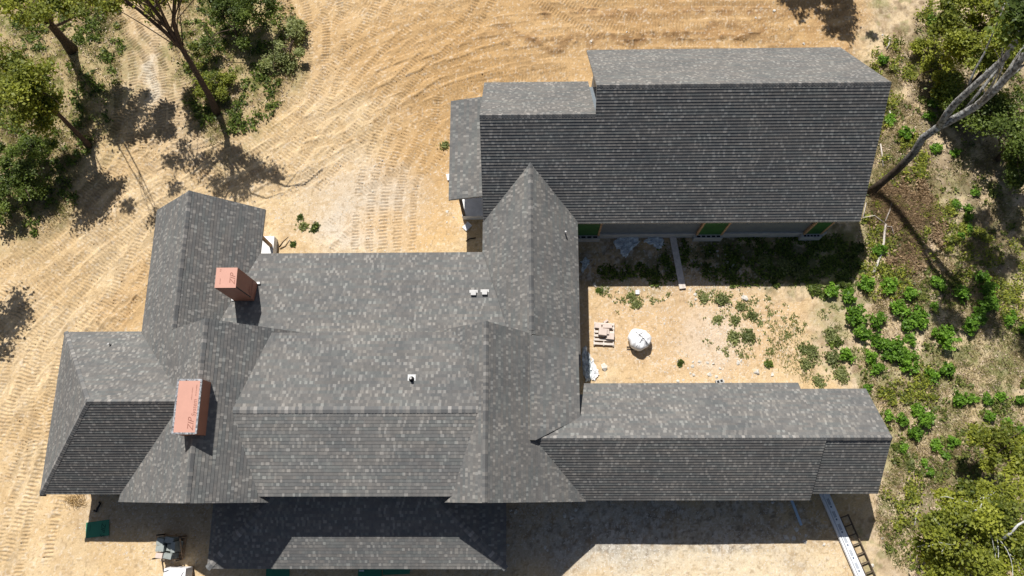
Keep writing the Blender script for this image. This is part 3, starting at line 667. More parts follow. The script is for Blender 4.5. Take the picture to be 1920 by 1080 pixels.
def tree(name, label, group, trunk, r0, blobs, nleaf, size, lm, bark=MBARK, clumps=None, spread=.38, branches=14, extra=(), cat='tree', asp=1.6, twig=.02, taper=.62):
    base = Vector(trunk[0]); root = empty(name, base, label, cat, group)
    b = MB(); n = len(trunk)
    rad = [r0 * (1.25 if i == 0 else 1) * (1 - taper * i / (n - 1)) for i in range(n)]
    L = [Vector(p) - base for p in trunk]; b.tube(L, rad, 9)
    for path, ra, rb in extra:
        Q = [Vector(p) - base for p in path]; b.tube(Q, [ra + (rb - ra) * i / (len(Q) - 1) for i in range(len(Q))], 8)
    P = None
    if blobs:
        C_ = [tuple(Vector(c) - base) for c, r in blobs]; Rr = [r for c, r in blobs]
        P, q, cc = clump_points(C_, Rr, int(nleaf * 1.35), int((clumps or max(20, nleaf // 140)) * .62), spread * .66)
        for k in range(branches):
            t = cc[R_.randrange(len(cc))]; i = R_.randrange(max(1, n // 2), n); st = L[i]
            pts = curve_pts(st, t, .08); r1 = max(twig * 1.5, rad[i] * R_.uniform(.25, .5)); b.tube(pts, [r1 + (twig * .5 - r1) * j / 6 for j in range(7)], 6)
            for _ in range(2):
                j = R_.randrange(3, 6); t2 = Vector(t) + Vector((R_.uniform(-.8, .8), R_.uniform(-.8, .8), R_.uniform(-.2, .5))); b.tube(curve_pts(pts[j], t2, .05), [twig, twig * .9, twig * .8, twig * .7, twig * .6, twig * .5, twig * .4], 5)
    b.build('trunk', bark, root, smooth=True)
    if P is not None:
        V, F = leaf_quads(P, size * .68, asp=asp); cl = rng.uniform(0, 1, int(q.max()) + 1)
        link('crown', fastmesh('crown', V, F, np.clip(cl[q] * .55 + rng.uniform(0, .45, len(q)), 0, 1)), lm, root)
    return root
def A3(px, py, z): return tuple(at(px, py, z))
def S3(px, py, z): return tuple(at(px, py, 0) - Vector((SX, SY, -1)) * z)      # the spot z metres up whose shade falls there
def sblob(px, py, z, rx, ry, rz): return (S3(px, py, z), (rx, ry, rz))
def blob(px, py, z, rx, ry, rz): return (A3(px, py, z), (rx, ry, rz))

tree('oak_tree', 'oak with a dark leaning trunk in the upper left corner of the plot', 'trees round the plot',
     [A3(135, 93, 0), A3(122, 78, .8), A3(98, 50, 2.2), A3(78, 22, 3.6), A3(60, -10, 5.0)], .30,
     [blob(60, -25, 6, 3.2, 1.5, 1.4), blob(190, -28, 6, 2.6, 1.3, 1.2), blob(0, 0, 6, 2.0, 1.3, 1.0), blob(120, -8, 6, 2.2, .9, .8), sblob(290, 352, 8, .9, .35, .3), sblob(325, 360, 8.2, .5, .3, .3), sblob(262, 395, 9, .8, .5, .4), sblob(285, 425, 9.4, .7, .6, .4), sblob(240, 345, 8, .6, .3, .3)], 9500, .17, L_YG, branches=18)
tree('oak_tree', 'slender oak with a long curved dark trunk beside the sandy track', 'trees round the plot',
     [A3(407, 212, 0), S3(415, 225, 1.0), S3(420, 240, 2), S3(425, 255, 3.1), S3(427, 268, 4.4), S3(432, 290, 5.8), S3(436, 320, 7.4), S3(440, 350, 8.8), S3(442, 385, 10)], .19,
     [sblob(405, 300, 7, .9, .5, .5), sblob(372, 300, 7.4, .9, .5, .5), sblob(440, 300, 7.5, .7, .5, .5), sblob(480, 318, 8, .9, .45, .4), sblob(450, 350, 9, .8, .6, .5), sblob(505, 325, 8.6, .6, .4, .4), sblob(415, 345, 8.8, .6, .6, .4), sblob(330, 300, 7.4, .7, .4, .4), sblob(345, 275, 7.0, .5, .4, .4)], 3600, .15, L_YG, spread=.3, branches=22, clumps=85, twig=.022,
     extra=[([S3(426, 262, 4.2), S3(420, 285, 5.6), S3(404, 305, 7.0), S3(388, 325, 8.2), S3(370, 345, 9)], .12, .04), ([S3(427, 270, 4.6), S3(445, 295, 6.2), S3(475, 315, 7.6), S3(505, 335, 8.6), S3(535, 350, 9.2), S3(570, 346, 9.6), S3(605, 318, 9.8)], .11, .03),
            ([S3(404, 305, 7.0), S3(385, 305, 7.3), S3(362, 298, 7.5)], .06, .03), ([S3(535, 350, 9.2), S3(548, 335, 9.3), S3(560, 322, 9.4)], .03, .015), ([S3(432, 290, 5.8), S3(452, 330, 7.6), S3(470, 362, 9.2), S3(500, 372, 9.8), S3(530, 362, 10)], .08, .025)])
tree('maple_tree', 'round dark green broadleaf tree at the left edge of the photo', 'trees round the plot',
     [A3(167, 274, 0), A3(160, 265, .5), A3(140, 245, 1.6), A3(110, 215, 3.0), A3(80, 190, 4.4), A3(55, 165, 5.5)], .17,
     [blob(50, 150, 5.6, 1.6, 1.2, 1.0), blob(20, 190, 4.8, 1.7, 1.3, 1.0), blob(85, 200, 4.2, 1.1, .9, .6), blob(0, 130, 5, 1.2, 1.0, .9)], 8500, .16, L_YG, branches=20)
tree('bushy_tree', 'low spreading green bush below the dark tree at the left edge', 'trees round the plot',
     [A3(60, 345, 0), A3(50, 330, .8), A3(35, 312, 1.6)], .08,
     [blob(30, 300, 1.6, 1.4, 1.0, .6), blob(70, 275, 1.2, .9, .7, .5), blob(10, 350, 1.3, 1.1, 1.0, .6), blob(55, 350, .9, .8, .7, .4), blob(5, 390, 1.0, .7, .6, .4)], 8500, .13, L_DK, branches=12, spread=.3, cat='bush')
tree('bushy_tree', 'dark green thicket at the top between the two sandy tracks', 'trees round the plot',
     [A3(450, 90, 0), A3(445, 70, .8), A3(440, 55, 1.6)], .09,
     [blob(440, 25, 1.8, 1.4, .9, .7), blob(480, 5, 1.8, 1.1, .9, .7), blob(415, -5, 2.0, 1.0, .8, .7), blob(460, 70, 1.0, .9, .7, .4), blob(395, 60, 1.0, .5, .6, .4)], 7000, .13, L_DK, branches=12, spread=.3, cat='bush')
tree('vine_bush', 'leafy vine and scrub along the curved oak trunk', None,
     [A3(400, 190, 0), A3(396, 180, .3), A3(390, 170, .6)], .04,
     [blob(385, 165, .7, .55, .9, .45), blob(400, 130, .9, .6, .7, .4), blob(365, 130, .6, .4, .5, .4), blob(420, 165, .5, .8, 1.0, .3), blob(375, 95, .8, .5, .6, .35)], 5000, .12, L_YG, branches=8, spread=.22, cat='bush')
tree('bushy_tree', 'pale green scrub at the edge of the grass by the diagonal track', 'trees round the plot',
     [A3(548, 105, 0), A3(545, 97, .4), A3(543, 90, .8)], .05,
     [blob(545, 85, .6, .9, 1.3, .35), blob(520, 120, .4, .8, .7, .25), blob(555, 50, .5, .6, .9, .3)], 3500, .12, L_GG, branches=8, spread=.28, cat='bush')
# tall bare-trunked tree by the north building
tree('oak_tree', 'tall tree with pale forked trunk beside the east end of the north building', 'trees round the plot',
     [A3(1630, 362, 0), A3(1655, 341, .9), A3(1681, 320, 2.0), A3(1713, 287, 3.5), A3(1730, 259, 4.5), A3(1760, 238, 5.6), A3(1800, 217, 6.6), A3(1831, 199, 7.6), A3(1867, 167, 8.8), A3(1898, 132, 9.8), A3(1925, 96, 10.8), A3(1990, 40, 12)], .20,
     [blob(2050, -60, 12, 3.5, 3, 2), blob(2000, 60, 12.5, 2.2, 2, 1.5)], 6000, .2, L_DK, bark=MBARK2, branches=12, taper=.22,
     extra=[([A3(1762, 236, 5.7), A3(1778, 210, 6.6), A3(1793, 192, 7.3), A3(1820, 167, 8.4), A3(1853, 137, 9.4), A3(1888, 104, 10.4), A3(1906, 66, 11.2), A3(1912, 20, 12)], .18, .10),
            ([A3(1813, 170, 8.2), A3(1820, 150, 8.6), A3(1828, 131, 9.0), A3(1847, 97, 9.6), A3(1860, 66, 10.2), A3(1872, 38, 10.8), A3(1884, 6, 11.4)], .055, .022),
            ([A3(1895, 136, 9.7), A3(1915, 124, 10.1), A3(1960, 106, 10.6)], .06, .035),
            ([A3(1843, 190, 7.9), A3(1846, 172, 8.1), A3(1841, 155, 8.3), A3(1850, 128, 8.6)], .018, .010)])
tree('oak_tree', 'leafy olive green tree filling the upper right corner', 'trees round the plot',
     [A3(1815, 170, 0), A3(1830, 150, 1), A3(1850, 120, 2.4), A3(1865, 90, 3.6)], .16,
     [blob(1850, 60, 4.2, 2.4, 1.8, 1.2), blob(1900, 100, 4, 1.8, 1.8, 1.1), blob(1800, 30, 3.6, 1.6, 1.4, .9), blob(1890, 20, 4.6, 1.6, 1.4, 1), blob(1790, 100, 2.8, 1.2, 1.3, .7)], 15000, .16, L_YG, branches=20)
tree('bushy_tree', 'dark leafy tree just right of the pale forked trunk', 'trees round the plot',
     [A3(1870, 300, 0), A3(1880, 285, .8), A3(1895, 262, 2)], .12,
     [blob(1905, 235, 2.6, 1.3, 1.8, .9), blob(1850, 215, 1.8, 1.2, 1.0, .7), blob(1800, 180, 1.4, 1.0, .9, .6), blob(1915, 300, 2, .8, 1.2, .7)], 11000, .15, L_DK, branches=12)
tree('bushy_tree', 'scrubby olive bush under the fork of the pale trunk', 'trees round the plot',
     [A3(1760, 165, 0), A3(1765, 155, .5), A3(1768, 148, .9)], .06,
     [blob(1765, 145, 1.0, .9, 1.2, .5), blob(1745, 90, .8, .8, 1.0, .4), blob(1785, 190, .7, .6, .6, .4)], 6000, .13, L_YG, branches=8, spread=.25, cat='bush')
tree('oak_tree', 'large yellow green oak crown filling the lower right corner', 'trees round the plot',
     [A3(1795, 1050, 0), A3(1800, 1045, 1.2), A3(1812, 1010, 3), A3(1830, 975, 4.6), A3(1838, 950, 5.4)], .22,
     [blob(1795, 975, 5.2, 1.3, 1.3, .9), blob(1865, 1000, 5.4, 1.6, 1.5, 1.1), blob(1765, 1015, 4.2, .9, 1.0, .6), blob(1890, 945, 5, 1.2, 1.0, .8), blob(1830, 935, 4.6, 1.3, .7, .6), blob(1900, 1060, 5.2, 1.6, 1.2, .9), blob(1785, 1070, 4.5, 1.1, .8, .7)], 19000, .15, L_YG, branches=30, bark=MBARKG, clumps=125, spread=.36)
tree('oak_tree', 'smaller yellow green tree just above the corner oak at the right edge', 'trees round the plot',
     [A3(1865, 850, 0), A3(1872, 846, 1), A3(1885, 838, 2.4), A3(1895, 832, 3.4)], .12,
     [blob(1885, 865, 3.4, 1.2, .8, .7), blob(1905, 825, 3.6, 1.0, .8, .7), blob(1855, 820, 2.4, .9, .5, .3), blob(1920, 880, 3.2, .9, 1.0, .6)], 8000, .14, L_YG, branches=16, clumps=80, spread=.26)
# neighbours outside the frame whose shade reaches the plot
tree('oak_tree', 'oak standing beyond the top edge of the plot, its shade on the tan earth', 'trees round the plot',
     [A3(1530, -190, 0), A3(1535, -210, 2), A3(1545, -250, 5)], .25, [(tuple(at(1540, 15, 0) + Vector((-1.7, 5.6, 8))), (1.7, 1.0, 1.0)), (tuple(at(1600, 50, 0) + Vector((-1.7, 5.6, 8))), (1.4, .9, .9)), (tuple(at(1500, -20, 0) + Vector((-1.7, 5.6, 8))), (1.5, 1.0, .9))], 5000, .2, L_DK, clumps=75, spread=.3)
tree('oak_tree', 'oak standing beyond the left edge of the plot, its shade on the sandy track', 'trees round the plot',
     [A3(-60, 500, 0), A3(-90, 480, 2), A3(-140, 450, 5)], .22, [(tuple(at(30, 590, 0) + Vector((-1.4, 4.5, 6.6))), (1.5, .9, .8)), (tuple(at(-60, 600, 0) + Vector((-1.4, 4.5, 6.6))), (2.2, 1.4, .8)), (tuple(at(-10, 670, 0) + Vector((-1.4, 4.5, 6.6))), (1.0, .8, .6))], 2600, .2, L_DK, clumps=50)
tree('maple_tree', 'high branch crown beyond the dark tree, its shade falling on the tracks', 'trees round the plot',
     [A3(60, 250, 0), A3(40, 235, 2), A3(10, 215, 5), A3(-40, 190, 8.4)], .2, [(tuple(at(165, 390, 0) + Vector((-1.9, 6.2, 9))), (1.3, 1.9, .8)), (tuple(at(250, 440, 0) + Vector((-1.9, 6.2, 9))), (.7, 1.0, .5)), (tuple(at(240, 345, 0) + Vector((-1.9, 6.2, 9))), (1.4, .3, .3))], 1, .1, L_DK, clumps=1, branches=0) if False else None

# ---------------------------------------------------------------- shrubs, one by one
def shrub(px, py, r, kind, label, group):
    c = at(px, py, 0); c.z = gz(c.x, c.y); rr = r * (.0275 if kind == 'b' else .022)
    root = empty('shrub', c, label, 'shrub', group)
    lm = {'b': L_BR, 'g': L_GG, 'd': L_DK}[kind]
    n = int(90 + 2300 * rr * rr); n = min(n, 1300)
    ns = R_.randrange(2, 4); C_ = [(R_.uniform(-.3, .3) * rr, R_.uniform(-.3, .3) * rr, rr * R_.uniform(.3, .8)) for _ in range(ns)]; Rr = [(rr * R_.uniform(.65, .95), rr * R_.uniform(.65, .95), rr * .5)] * ns
    P, q, cc = clump_points(C_, Rr, n, max(8, n // 16), .055 if kind != 'g' else .11)
    P[:, 2] = np.abs(P[:, 2]) * (1 if kind == 'b' else .45) + .02
    V, F = leaf_quads(P, (.092 if kind == 'b' else .08), asp=1.8, flat=.6); cl = rng.uniform(0, 1, int(q.max()) + 1)
    link('foliage', fastmesh('foliage', V, F, np.clip(cl[q] * .45 + rng.uniform(0, .5, len(q)) + R_.uniform(-.22, .12), 0, 1)), lm, root)
    b = MB()
    for t in cc[:6]: b.tube([(0, 0, -.05), (t[0] * .4, t[1] * .4, t[2] * .5), tuple(t)], [.016, .012, .006], 5)
    b.build('stem', MBARK, root)
BANDS = [
 ('beside the upper right trees', [(1653, 117, 12, 'b'), (1747, 43, 13, 'b'), (1748, 197, 11, 'b'), (1740, 220, 10, 'b'), (1753, 282, 12, 'b'), (1695, 255, 15, 'b'), (1668, 225, 12, 'b')]),
 ('right of the forked trunk', [(1790, 385, 9, 'b'), (1812, 392, 7, 'b'), (1814, 410, 8, 'b'), (1815, 432, 8, 'b'), (1798, 442, 6, 'b'), (1828, 363, 7, 'b'), (1790, 290, 9, 'b')]),
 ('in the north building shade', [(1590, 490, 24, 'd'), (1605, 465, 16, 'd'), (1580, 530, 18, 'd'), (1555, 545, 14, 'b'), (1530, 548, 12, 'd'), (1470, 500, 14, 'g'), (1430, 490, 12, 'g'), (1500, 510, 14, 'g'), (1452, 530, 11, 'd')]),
 ('below the fallen branch', [(1592, 562, 16, 'b'), (1662, 538, 16, 'b'), (1697, 553, 15, 'b'), (1758, 533, 16, 'b'), (1800, 553, 17, 'b'), (1832, 520, 13, 'b'), (1847, 547, 16, 'b'), (1620, 530, 16, 'b'), (1645, 470, 12, 'b')]),
 ('level with the white bag', [(1600, 593, 20, 'b'), (1613, 622, 17, 'b'), (1643, 608, 17, 'b'), (1683, 585, 17, 'b'), (1711, 594, 17, 'b'), (1723, 606, 16, 'b'), (1698, 610, 13, 'b'), (1765, 635, 24, 'b'), (1852, 573, 20, 'b'), (1832, 592, 17, 'b'), (1811, 610, 17, 'b'), (1892, 598, 13, 'b'), (1917, 620, 12, 'b'), (1705, 637, 9, 'b'), (1750, 575, 6, 'b')]),
 ('in the bright mound row', [(1640, 638, 14, 'b'), (1657, 650, 16, 'b'), (1677, 655, 20, 'b'), (1692, 674, 22, 'b'), (1665, 668, 14, 'b'), (1632, 670, 12, 'b'), (1641, 692, 11, 'b')]),
 ('at the courtyard weedy end', [(1525, 657, 15, 'g'), (1563, 673, 17, 'g'), (1584, 670, 13, 'b'), (1580, 703, 16, 'g'), (1513, 683, 12, 'g'), (1567, 643, 13, 'd'), (1377, 633, 11, 'g'), (1403, 630, 15, 'g'), (1440, 682, 8, 'd'), (1556, 628, 14, 'g'), (1388, 575, 8, 'g'), (1355, 562, 14, 'g'), (1318, 560, 8, 'g'), (1410, 592, 7, 'g'), (1378, 600, 7, 'g'), (1345, 600, 6, 'g'), (1505, 655, 8, 'g'), (1535, 715, 9, 'g')]),
 ('level with the south wing eave', [(1743, 706, 15, 'b'), (1773, 697, 15, 'b'), (1793, 747, 14, 'b'), (1823, 748, 12, 'b'), (1850, 752, 9, 'b'), (1875, 747, 9, 'b'), (1912, 750, 8, 'b'), (1625, 727, 7, 'b')]),
 ('off the gable of the south wing', [(1717, 768, 12, 'b'), (1728, 787, 18, 'b'), (1690, 788, 12, 'b'), (1663, 778, 8, 'b'), (1713, 812, 14, 'b'), (1852, 783, 9, 'b'), (1885, 793, 9, 'b'), (1887, 813, 8, 'b'), (1752, 835, 12, 'b'), (1787, 830, 11, 'b'), (1695, 842, 8, 'b'), (1772, 852, 7, 'b'), (1735, 867, 6, 'b'), (1743, 885, 6, 'b'), (1707, 872, 8, 'g'), (1678, 837, 7, 'd'), (1912, 808, 9, 'b'), (1845, 975, 6, 'b')]),
 ('in the courtyard sand', [(1122, 545, 7, 'd'), (1183, 555, 6, 'g'), (1193, 572, 6, 'g'), (1275, 680, 5, 'd')]),
 ('on the bare earth north of the house', [(590, 425, 11, 'd'), (563, 408, 6, 'd'), (568, 423, 6, 'g'), (833, 273, 6, 'g'), (550, 458, 5, 'd')])]
ORD = ['first', 'second', 'third', 'fourth', 'fifth', 'sixth', 'seventh', 'eighth', 'ninth', 'tenth', 'eleventh', 'twelfth', 'thirteenth', 'fourteenth', 'fifteenth', 'sixteenth', 'seventeenth', 'eighteenth']
KN = {'b': 'bright green', 'g': 'grey green', 'd': 'dark green'}
for where, L_ in BANDS:
    for i, (px, py, r, k) in enumerate(sorted(L_)):
        sz = 'tiny' if r < 8 else 'small' if r < 13 else 'rounded' if r < 18 else 'large'
        shrub(px, py, r, k, f'{sz} {KN[k]} shrub {where}, {ORD[i]} from left', 'low shrubs on the open ground')

# ---------------------------------------------------------------- grass, weeds and litter
def inmask(px, py, e): return ((px - e[0]) / e[2]) ** 2 + ((py - e[1]) / e[3]) ** 2 < 1
def scatter(n, ells, thr, seed, s=1.3):
    out = []
    tot = sum(e[2] * e[3] for e in ells)
    for e in ells:
        m = int(n * e[2] * e[3] / tot * 2.2); r = np.sqrt(rng.uniform(0, 1, m)); a = rng.uniform(0, 2 * np.pi, m)
        px = e[0] + e[2] * r * np.cos(a); py = e[1] + e[3] * r * np.sin(a)
        d = np.stack([(px - 960) / FPX, -(py - 540) / FPX, -np.ones(m)], -1) @ Rn.T; t = -CAMZ / d[:, 2]
        x, y = d[:, 0] * t, d[:, 1] * t; k = fbm(x, y, s, seed, 3) + rng.normal(0, .05, m) > thr
        out.append(np.stack([x[k], y[k]], -1))
    P = np.concatenate(out); return P[rng.permutation(len(P))[:n]]
FOOT = [(-16.3, -8.5, -.5, 6.3), (-19.6, -16, -.2, 6.7), (-16.3, -11.2, 6, 12.1), (-12, 2.3, -.5, 10), (-2, 2.4, 6, 13), (-3.3, 14.4, 11, 19.6), (2, 13.9, -.2, 4.4), (-12.6, -.8, -2.9, 1)]
def clear(P):
    k = np.ones(len(P), bool)
    for a, b_, c_, d_ in FOOT[5:6] + FOOT[6:7]: k &= ~((P[:, 0] > a * K + .3) & (P[:, 0] < b_ * K - .2) & (P[:, 1] > c_ * K + .4) & (P[:, 1] < d_ * K - .2))
    return P[k]
def tufts(name, P, blades, h, w, m, label, spread=.12, rndb=0):
    n = len(P) * blades; B = np.repeat(P, blades, 0) + rng.normal(0, spread, (n, 2)); z = gzv(B[:, 0], B[:, 1])
    a = rng.uniform(0, 2 * np.pi, n); hh = h * rng.uniform(.4, 1.2, n); ln = rng.uniform(.3, 1.3, n) * hh
    tip = np.stack([B[:, 0] + np.cos(a) * ln, B[:, 1] + np.sin(a) * ln, z + hh], -1); s = w * rng.uniform(.6, 1.3, n)
    px = np.stack([-np.sin(a) * s, np.cos(a) * s], -1)
    V = np.stack([np.column_stack([B - px, z]), np.column_stack([B + px, z]), tip], 1).reshape(-1, 3)
    tone = np.repeat(rng.uniform(0, 1, len(P)), blades)
    link(name, fastmesh(name, V, np.arange(3 * n).reshape(n, 3), np.clip(tone * .6 + rng.uniform(0, .4, n), 0, 1)), m, kind='stuff', label=label, category='grass')
ZR = [(1780, 300, 170, 280), (1780, 700, 170, 220), (1790, 960, 150, 140), (1680, 480, 80, 120), (1690, 230, 60, 150)]
ZL = [(80, 130, 150, 190), (440, 90, 120, 160), (60, 330, 90, 110), (190, 60, 50, 60), (400, 200, 50, 70)]
tufts('dry_grass', clear(scatter(3800, ZR + ZL, .44, 61)), 22, .17, .011, L_DRY, 'straw coloured dry grass on the rough ground round the plot', .16)
tufts('green_grass', clear(scatter(1700, ZR + ZL + [(1440, 480, 150, 60), (1520, 650, 90, 60)], .54, 62)), 24, .16, .012, L_GRS, 'green grass patches on the rough ground round the plot', .15)
def flakes(name, P, size, m, label, cat, zoff=.02, flat=2.0, asp=1.5):
    z = gzv(P[:, 0], P[:, 1]); Q = np.column_stack([P, z + zoff + rng.uniform(0, .03, len(P))]); V, F = leaf_quads(Q, size, flat=flat, asp=asp)
    link(name, fastmesh(name, V, F, rng.uniform(0, 1, len(P))), m, kind='stuff', label=label, category=cat)
flakes('leaf_litter', clear(scatter(16000, ZR + ZL, .40, 63, .8)), .07, L_LIT, 'pale dead leaves and twigs littering the rough ground', 'leaf litter')
W1 = scatter(620, [(1400, 610, 100, 60), (1330, 560, 110, 16), (1560, 640, 70, 70), (1190, 565, 50, 30), (1150, 545, 45, 10)], .57, 64, .45)
W1 = np.repeat(W1, 7, 0) + rng.normal(0, .06, (len(W1) * 7, 2))
flakes('weeds', W1, .055, L_GG, 'low green weeds creeping over the courtyard sand', 'weeds', .03, .6, 1.8)
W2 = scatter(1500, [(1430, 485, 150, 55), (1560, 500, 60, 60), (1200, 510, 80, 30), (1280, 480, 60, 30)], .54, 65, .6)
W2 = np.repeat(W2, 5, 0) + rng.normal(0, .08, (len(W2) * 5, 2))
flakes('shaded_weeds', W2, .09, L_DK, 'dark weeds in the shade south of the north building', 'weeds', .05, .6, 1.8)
W4 = scatter(800, [(1700, 420, 70, 95), (1690, 380, 40, 60)], .52, 67, .6); W4 = np.repeat(W4, 5, 0) + rng.normal(0, .1, (len(W4) * 5, 2))
flakes('withered_scrub', W4, .11, L_RED, 'withered brown scrub at the foot of the forked tree', 'scrub', .15, .4, 1.8)
W5 = scatter(560, ZR[:4] + [(1660, 260, 30, 120)], .56, 68, .9); W5 = np.repeat(W5, 16, 0) + rng.normal(0, .11, (len(W5) * 16, 2))
flakes('ground_cover', W5, .10, L_GRS, 'leafy green ground cover on the right hand slope', 'ground cover', .08, .5, 1.7)
W7 = scatter(300, [(1665, 240, 22, 70), (1690, 300, 50, 60), (1700, 400, 60, 50), (1760, 440, 50, 60), (1640, 430, 35, 50), (1800, 480, 60, 60), (1660, 520, 50, 40), (1670, 130, 40, 60), (1760, 60, 60, 60), (1900, 530, 40, 80), (1700, 720, 60, 40), (1690, 930, 30, 60)], .44, 73, .8)
W7 = np.repeat(W7, 34, 0) + rng.normal(0, .15, (len(W7) * 34, 2))
flakes('scrub', W7, .085, L_YG, 'yellow green scrub along the east side of the buildings', 'scrub', .16, .8, 1.7)
W6 = scatter(700, ZL, .50, 69, .9); W6 = np.repeat(W6, 16, 0) + rng.normal(0, .12, (len(W6) * 16, 2))
flakes('undergrowth', W6, .11, L_DK, 'dark undergrowth among the trees at the upper left', 'undergrowth', .10, .5, 1.7)
tufts('dead_brush', clear(scatter(420, [(1690, 435, 38, 65), (1665, 380, 30, 40), (1720, 400, 30, 40)], .40, 74, .7)), 16, .42, .010, L_RED, 'tangled brown dead brush at the foot of the forked tree', .2)
# small gravel everywhere on the worked soil
def gravel(name, P, smin, smax, m, label):
    n = len(P); s = rng.uniform(smin, smax, n) ** 1.0; z = gzv(P[:, 0], P[:, 1]); base = np.array([(1, 0, 0), (-.5, .87, 0), (-.5, -.87, 0), (0, 0, .8)])
    V = base[None] * s[:, None, None] * rng.uniform(.6, 1.3, (n, 4, 3)); a = rng.uniform(0, 6.28, n); c, s_ = np.cos(a)[:, None], np.sin(a)[:, None]
    V = np.stack([V[..., 0] * c - V[..., 1] * s_, V[..., 0] * s_ + V[..., 1] * c, V[..., 2]], -1) + np.column_stack([P, z])[:, None]
    F = np.array([(0, 1, 3), (1, 2, 3), (2, 0, 3)])[None] + (np.arange(n) * 4)[:, None, None]
    link(name, fastmesh(name, V.reshape(-1, 3), F.reshape(-1, 3)), m, kind='stuff', label=label, category='gravel')
gravel('gravel', scatter(7000, [(1100, 1000, 250, 75), (1250, 980, 330, 50), (1250, 500, 200, 50), (1330, 690, 110, 30), (1250, 600, 140, 90), (1280, 520, 180, 30), (700, 380, 200, 100), (400, 990, 260, 70), (1300, 620, 200, 110), (1350, 1050, 260, 50)], .42, 71), .014, .048, MSTONE, 'scattered small pale stones on the bare earth')
gravel('clods', scatter(5200, [(1200, 60, 450, 70), (700, 250, 300, 180), (200, 450, 220, 250), (100, 900, 110, 160), (280, 180, 110, 170)], .46, 72), .015, .05, plain('dry_soil_clod', (.46, .31, .16), .3, 4, 1), 'crumbled clods of tan soil along the tracks')

# ---------------------------------------------------------------- loose things on site
def rock_mesh(s, seed, flat=.6, n=9):
    r = random.Random(seed); import bmesh
    bm = bmesh.new()
    for _ in range(n + 5):
        v = Vector((r.gauss(0, 1), r.gauss(0, 1), r.gauss(0, 1))).normalized(); bm.verts.new((v.x * s * r.uniform(.75, 1.1), v.y * s * r.uniform(.6, 1), v.z * s * flat))
    bmesh.ops.convex_hull(bm, input=bm.verts[:]); me = bpy.data.meshes.new('stone'); bm.to_mesh(me); bm.free(); return me
def thing(o, label, cat, group=None):
    o['label'] = label; o['category'] = cat
    if group: o['group'] = group
    return o
ROCKG = [('in the rubble by the south wing eave', [(1299, 678, 3), (1298, 686, 4), (1311, 678, 3.5), (1326, 680, 4), (1338, 683, 4), (1350, 691, 3.5), (1300, 703, 4.5), (1294, 700, 3), (1330, 702, 5), (1343, 706, 4), (1384, 680, 5), (1390, 676, 3.5), (1420, 699, 8), (1447, 702, 5), (1290, 690, 3), (1271, 715, 4), (1282, 713, 4)]),
 ('in the shade near the courtyard plank', [(1346, 480, 4), (1363, 492, 4), (1374, 498, 5), (1366, 503, 4), (1332, 501, 4), (1331, 472, 3), (1345, 471, 3), (1329, 509, 4), (1357, 468, 3), (1375, 487, 4), (1315, 494, 3), (1360, 478, 3)]),
 ('in the shade south of the front gable', [(1057, 967, 6), (1071, 971, 5), (1079, 956, 4), (966, 959, 5), (957, 957, 4), (975, 985, 3), (953, 1022, 4), (1022, 1026, 4), (1026, 1032, 3), (1107, 974, 4), (1096, 990, 3), (1000, 1010, 3)]),
 ('near the long white boards', [(1473, 1007, 6), (1487, 1008, 5), (1493, 993, 5), (1508, 1015, 5), (1510, 1004, 4), (1448, 942, 4), (1545, 1021, 4), (1635, 1060, 5), (1655, 1009, 3)]),
 ('on the courtyard sand', [(1195, 547, 5), (1116, 534, 6), (1245, 607, 3), (1304, 560, 4), (1133, 689, 9), (1395, 560, 9), (1303, 552, 4)]),
 ('by the west porch corner', [(839, 397, 4), (850, 408, 3), (838, 417, 2.5)]),
 ('on the bank above the north building', [(926, 81, 3), (1108, 78, 4), (1507, 82, 4), (1452, 20, 4), (1417, 33, 4), (1175, 60, 3), (1655, 65, 3)])]
sd = 0
for where, L_ in ROCKG:
    for i, (px, py, r) in enumerate(sorted(L_)):
        sd += 1; p = at(px, py, 0); s = r * .034 * .8; o = link('stone', rock_mesh(s, sd, .45), MSTONE); o.location = (p.x, p.y, gz(p.x, p.y) + s * .15); o.rotation_euler.z = R_.uniform(0, 6)
        thing(o, f'{"large" if r > 6 else "pale" if r > 3.5 else "small pale"} stone {where}, {ORD[i]} from left', 'stone', 'pale stones lying on the ground')
# cinder block by the south wing
p = at(1348, 716, 0); blk = empty('cinder_block', (p.x, p.y, gz(p.x, p.y)), 'hollow concrete block with dark cores by the south wing eave', 'block'); blk.rotation_euler.z = .25
b = MB(); b.box(-.2, .2, -.1, .1, 0, .2); b.build('block_body', MCONC, blk)
for x in (-.09, .09): b = MB(); b.box(x - .06, x + .06, -.06, .06, .15, .203); b.build('core', MBLACK, blk)
# white cut-off by the dark corner
for px, py, ang, w_, l_, lab in ((876, 425, -.75, .16, .22, 'white square offcut on the shade line by the west porch'), (1195, 548, 0, .10, .11, 'small white cube lying on the courtyard sand'), (841, 332, .2, .1, .18, 'white offcut at the lean-to eave')):
    p = at(px, py, .05); b = MB(); b.box(-w_, w_, -l_, l_, -.05, .05); o = b.build('offcut', MPAPER); o.location = (p.x, p.y, gz(p.x, p.y) + .06); o.rotation_euler = (.05, .04, ang); thing(o, lab, 'offcut')
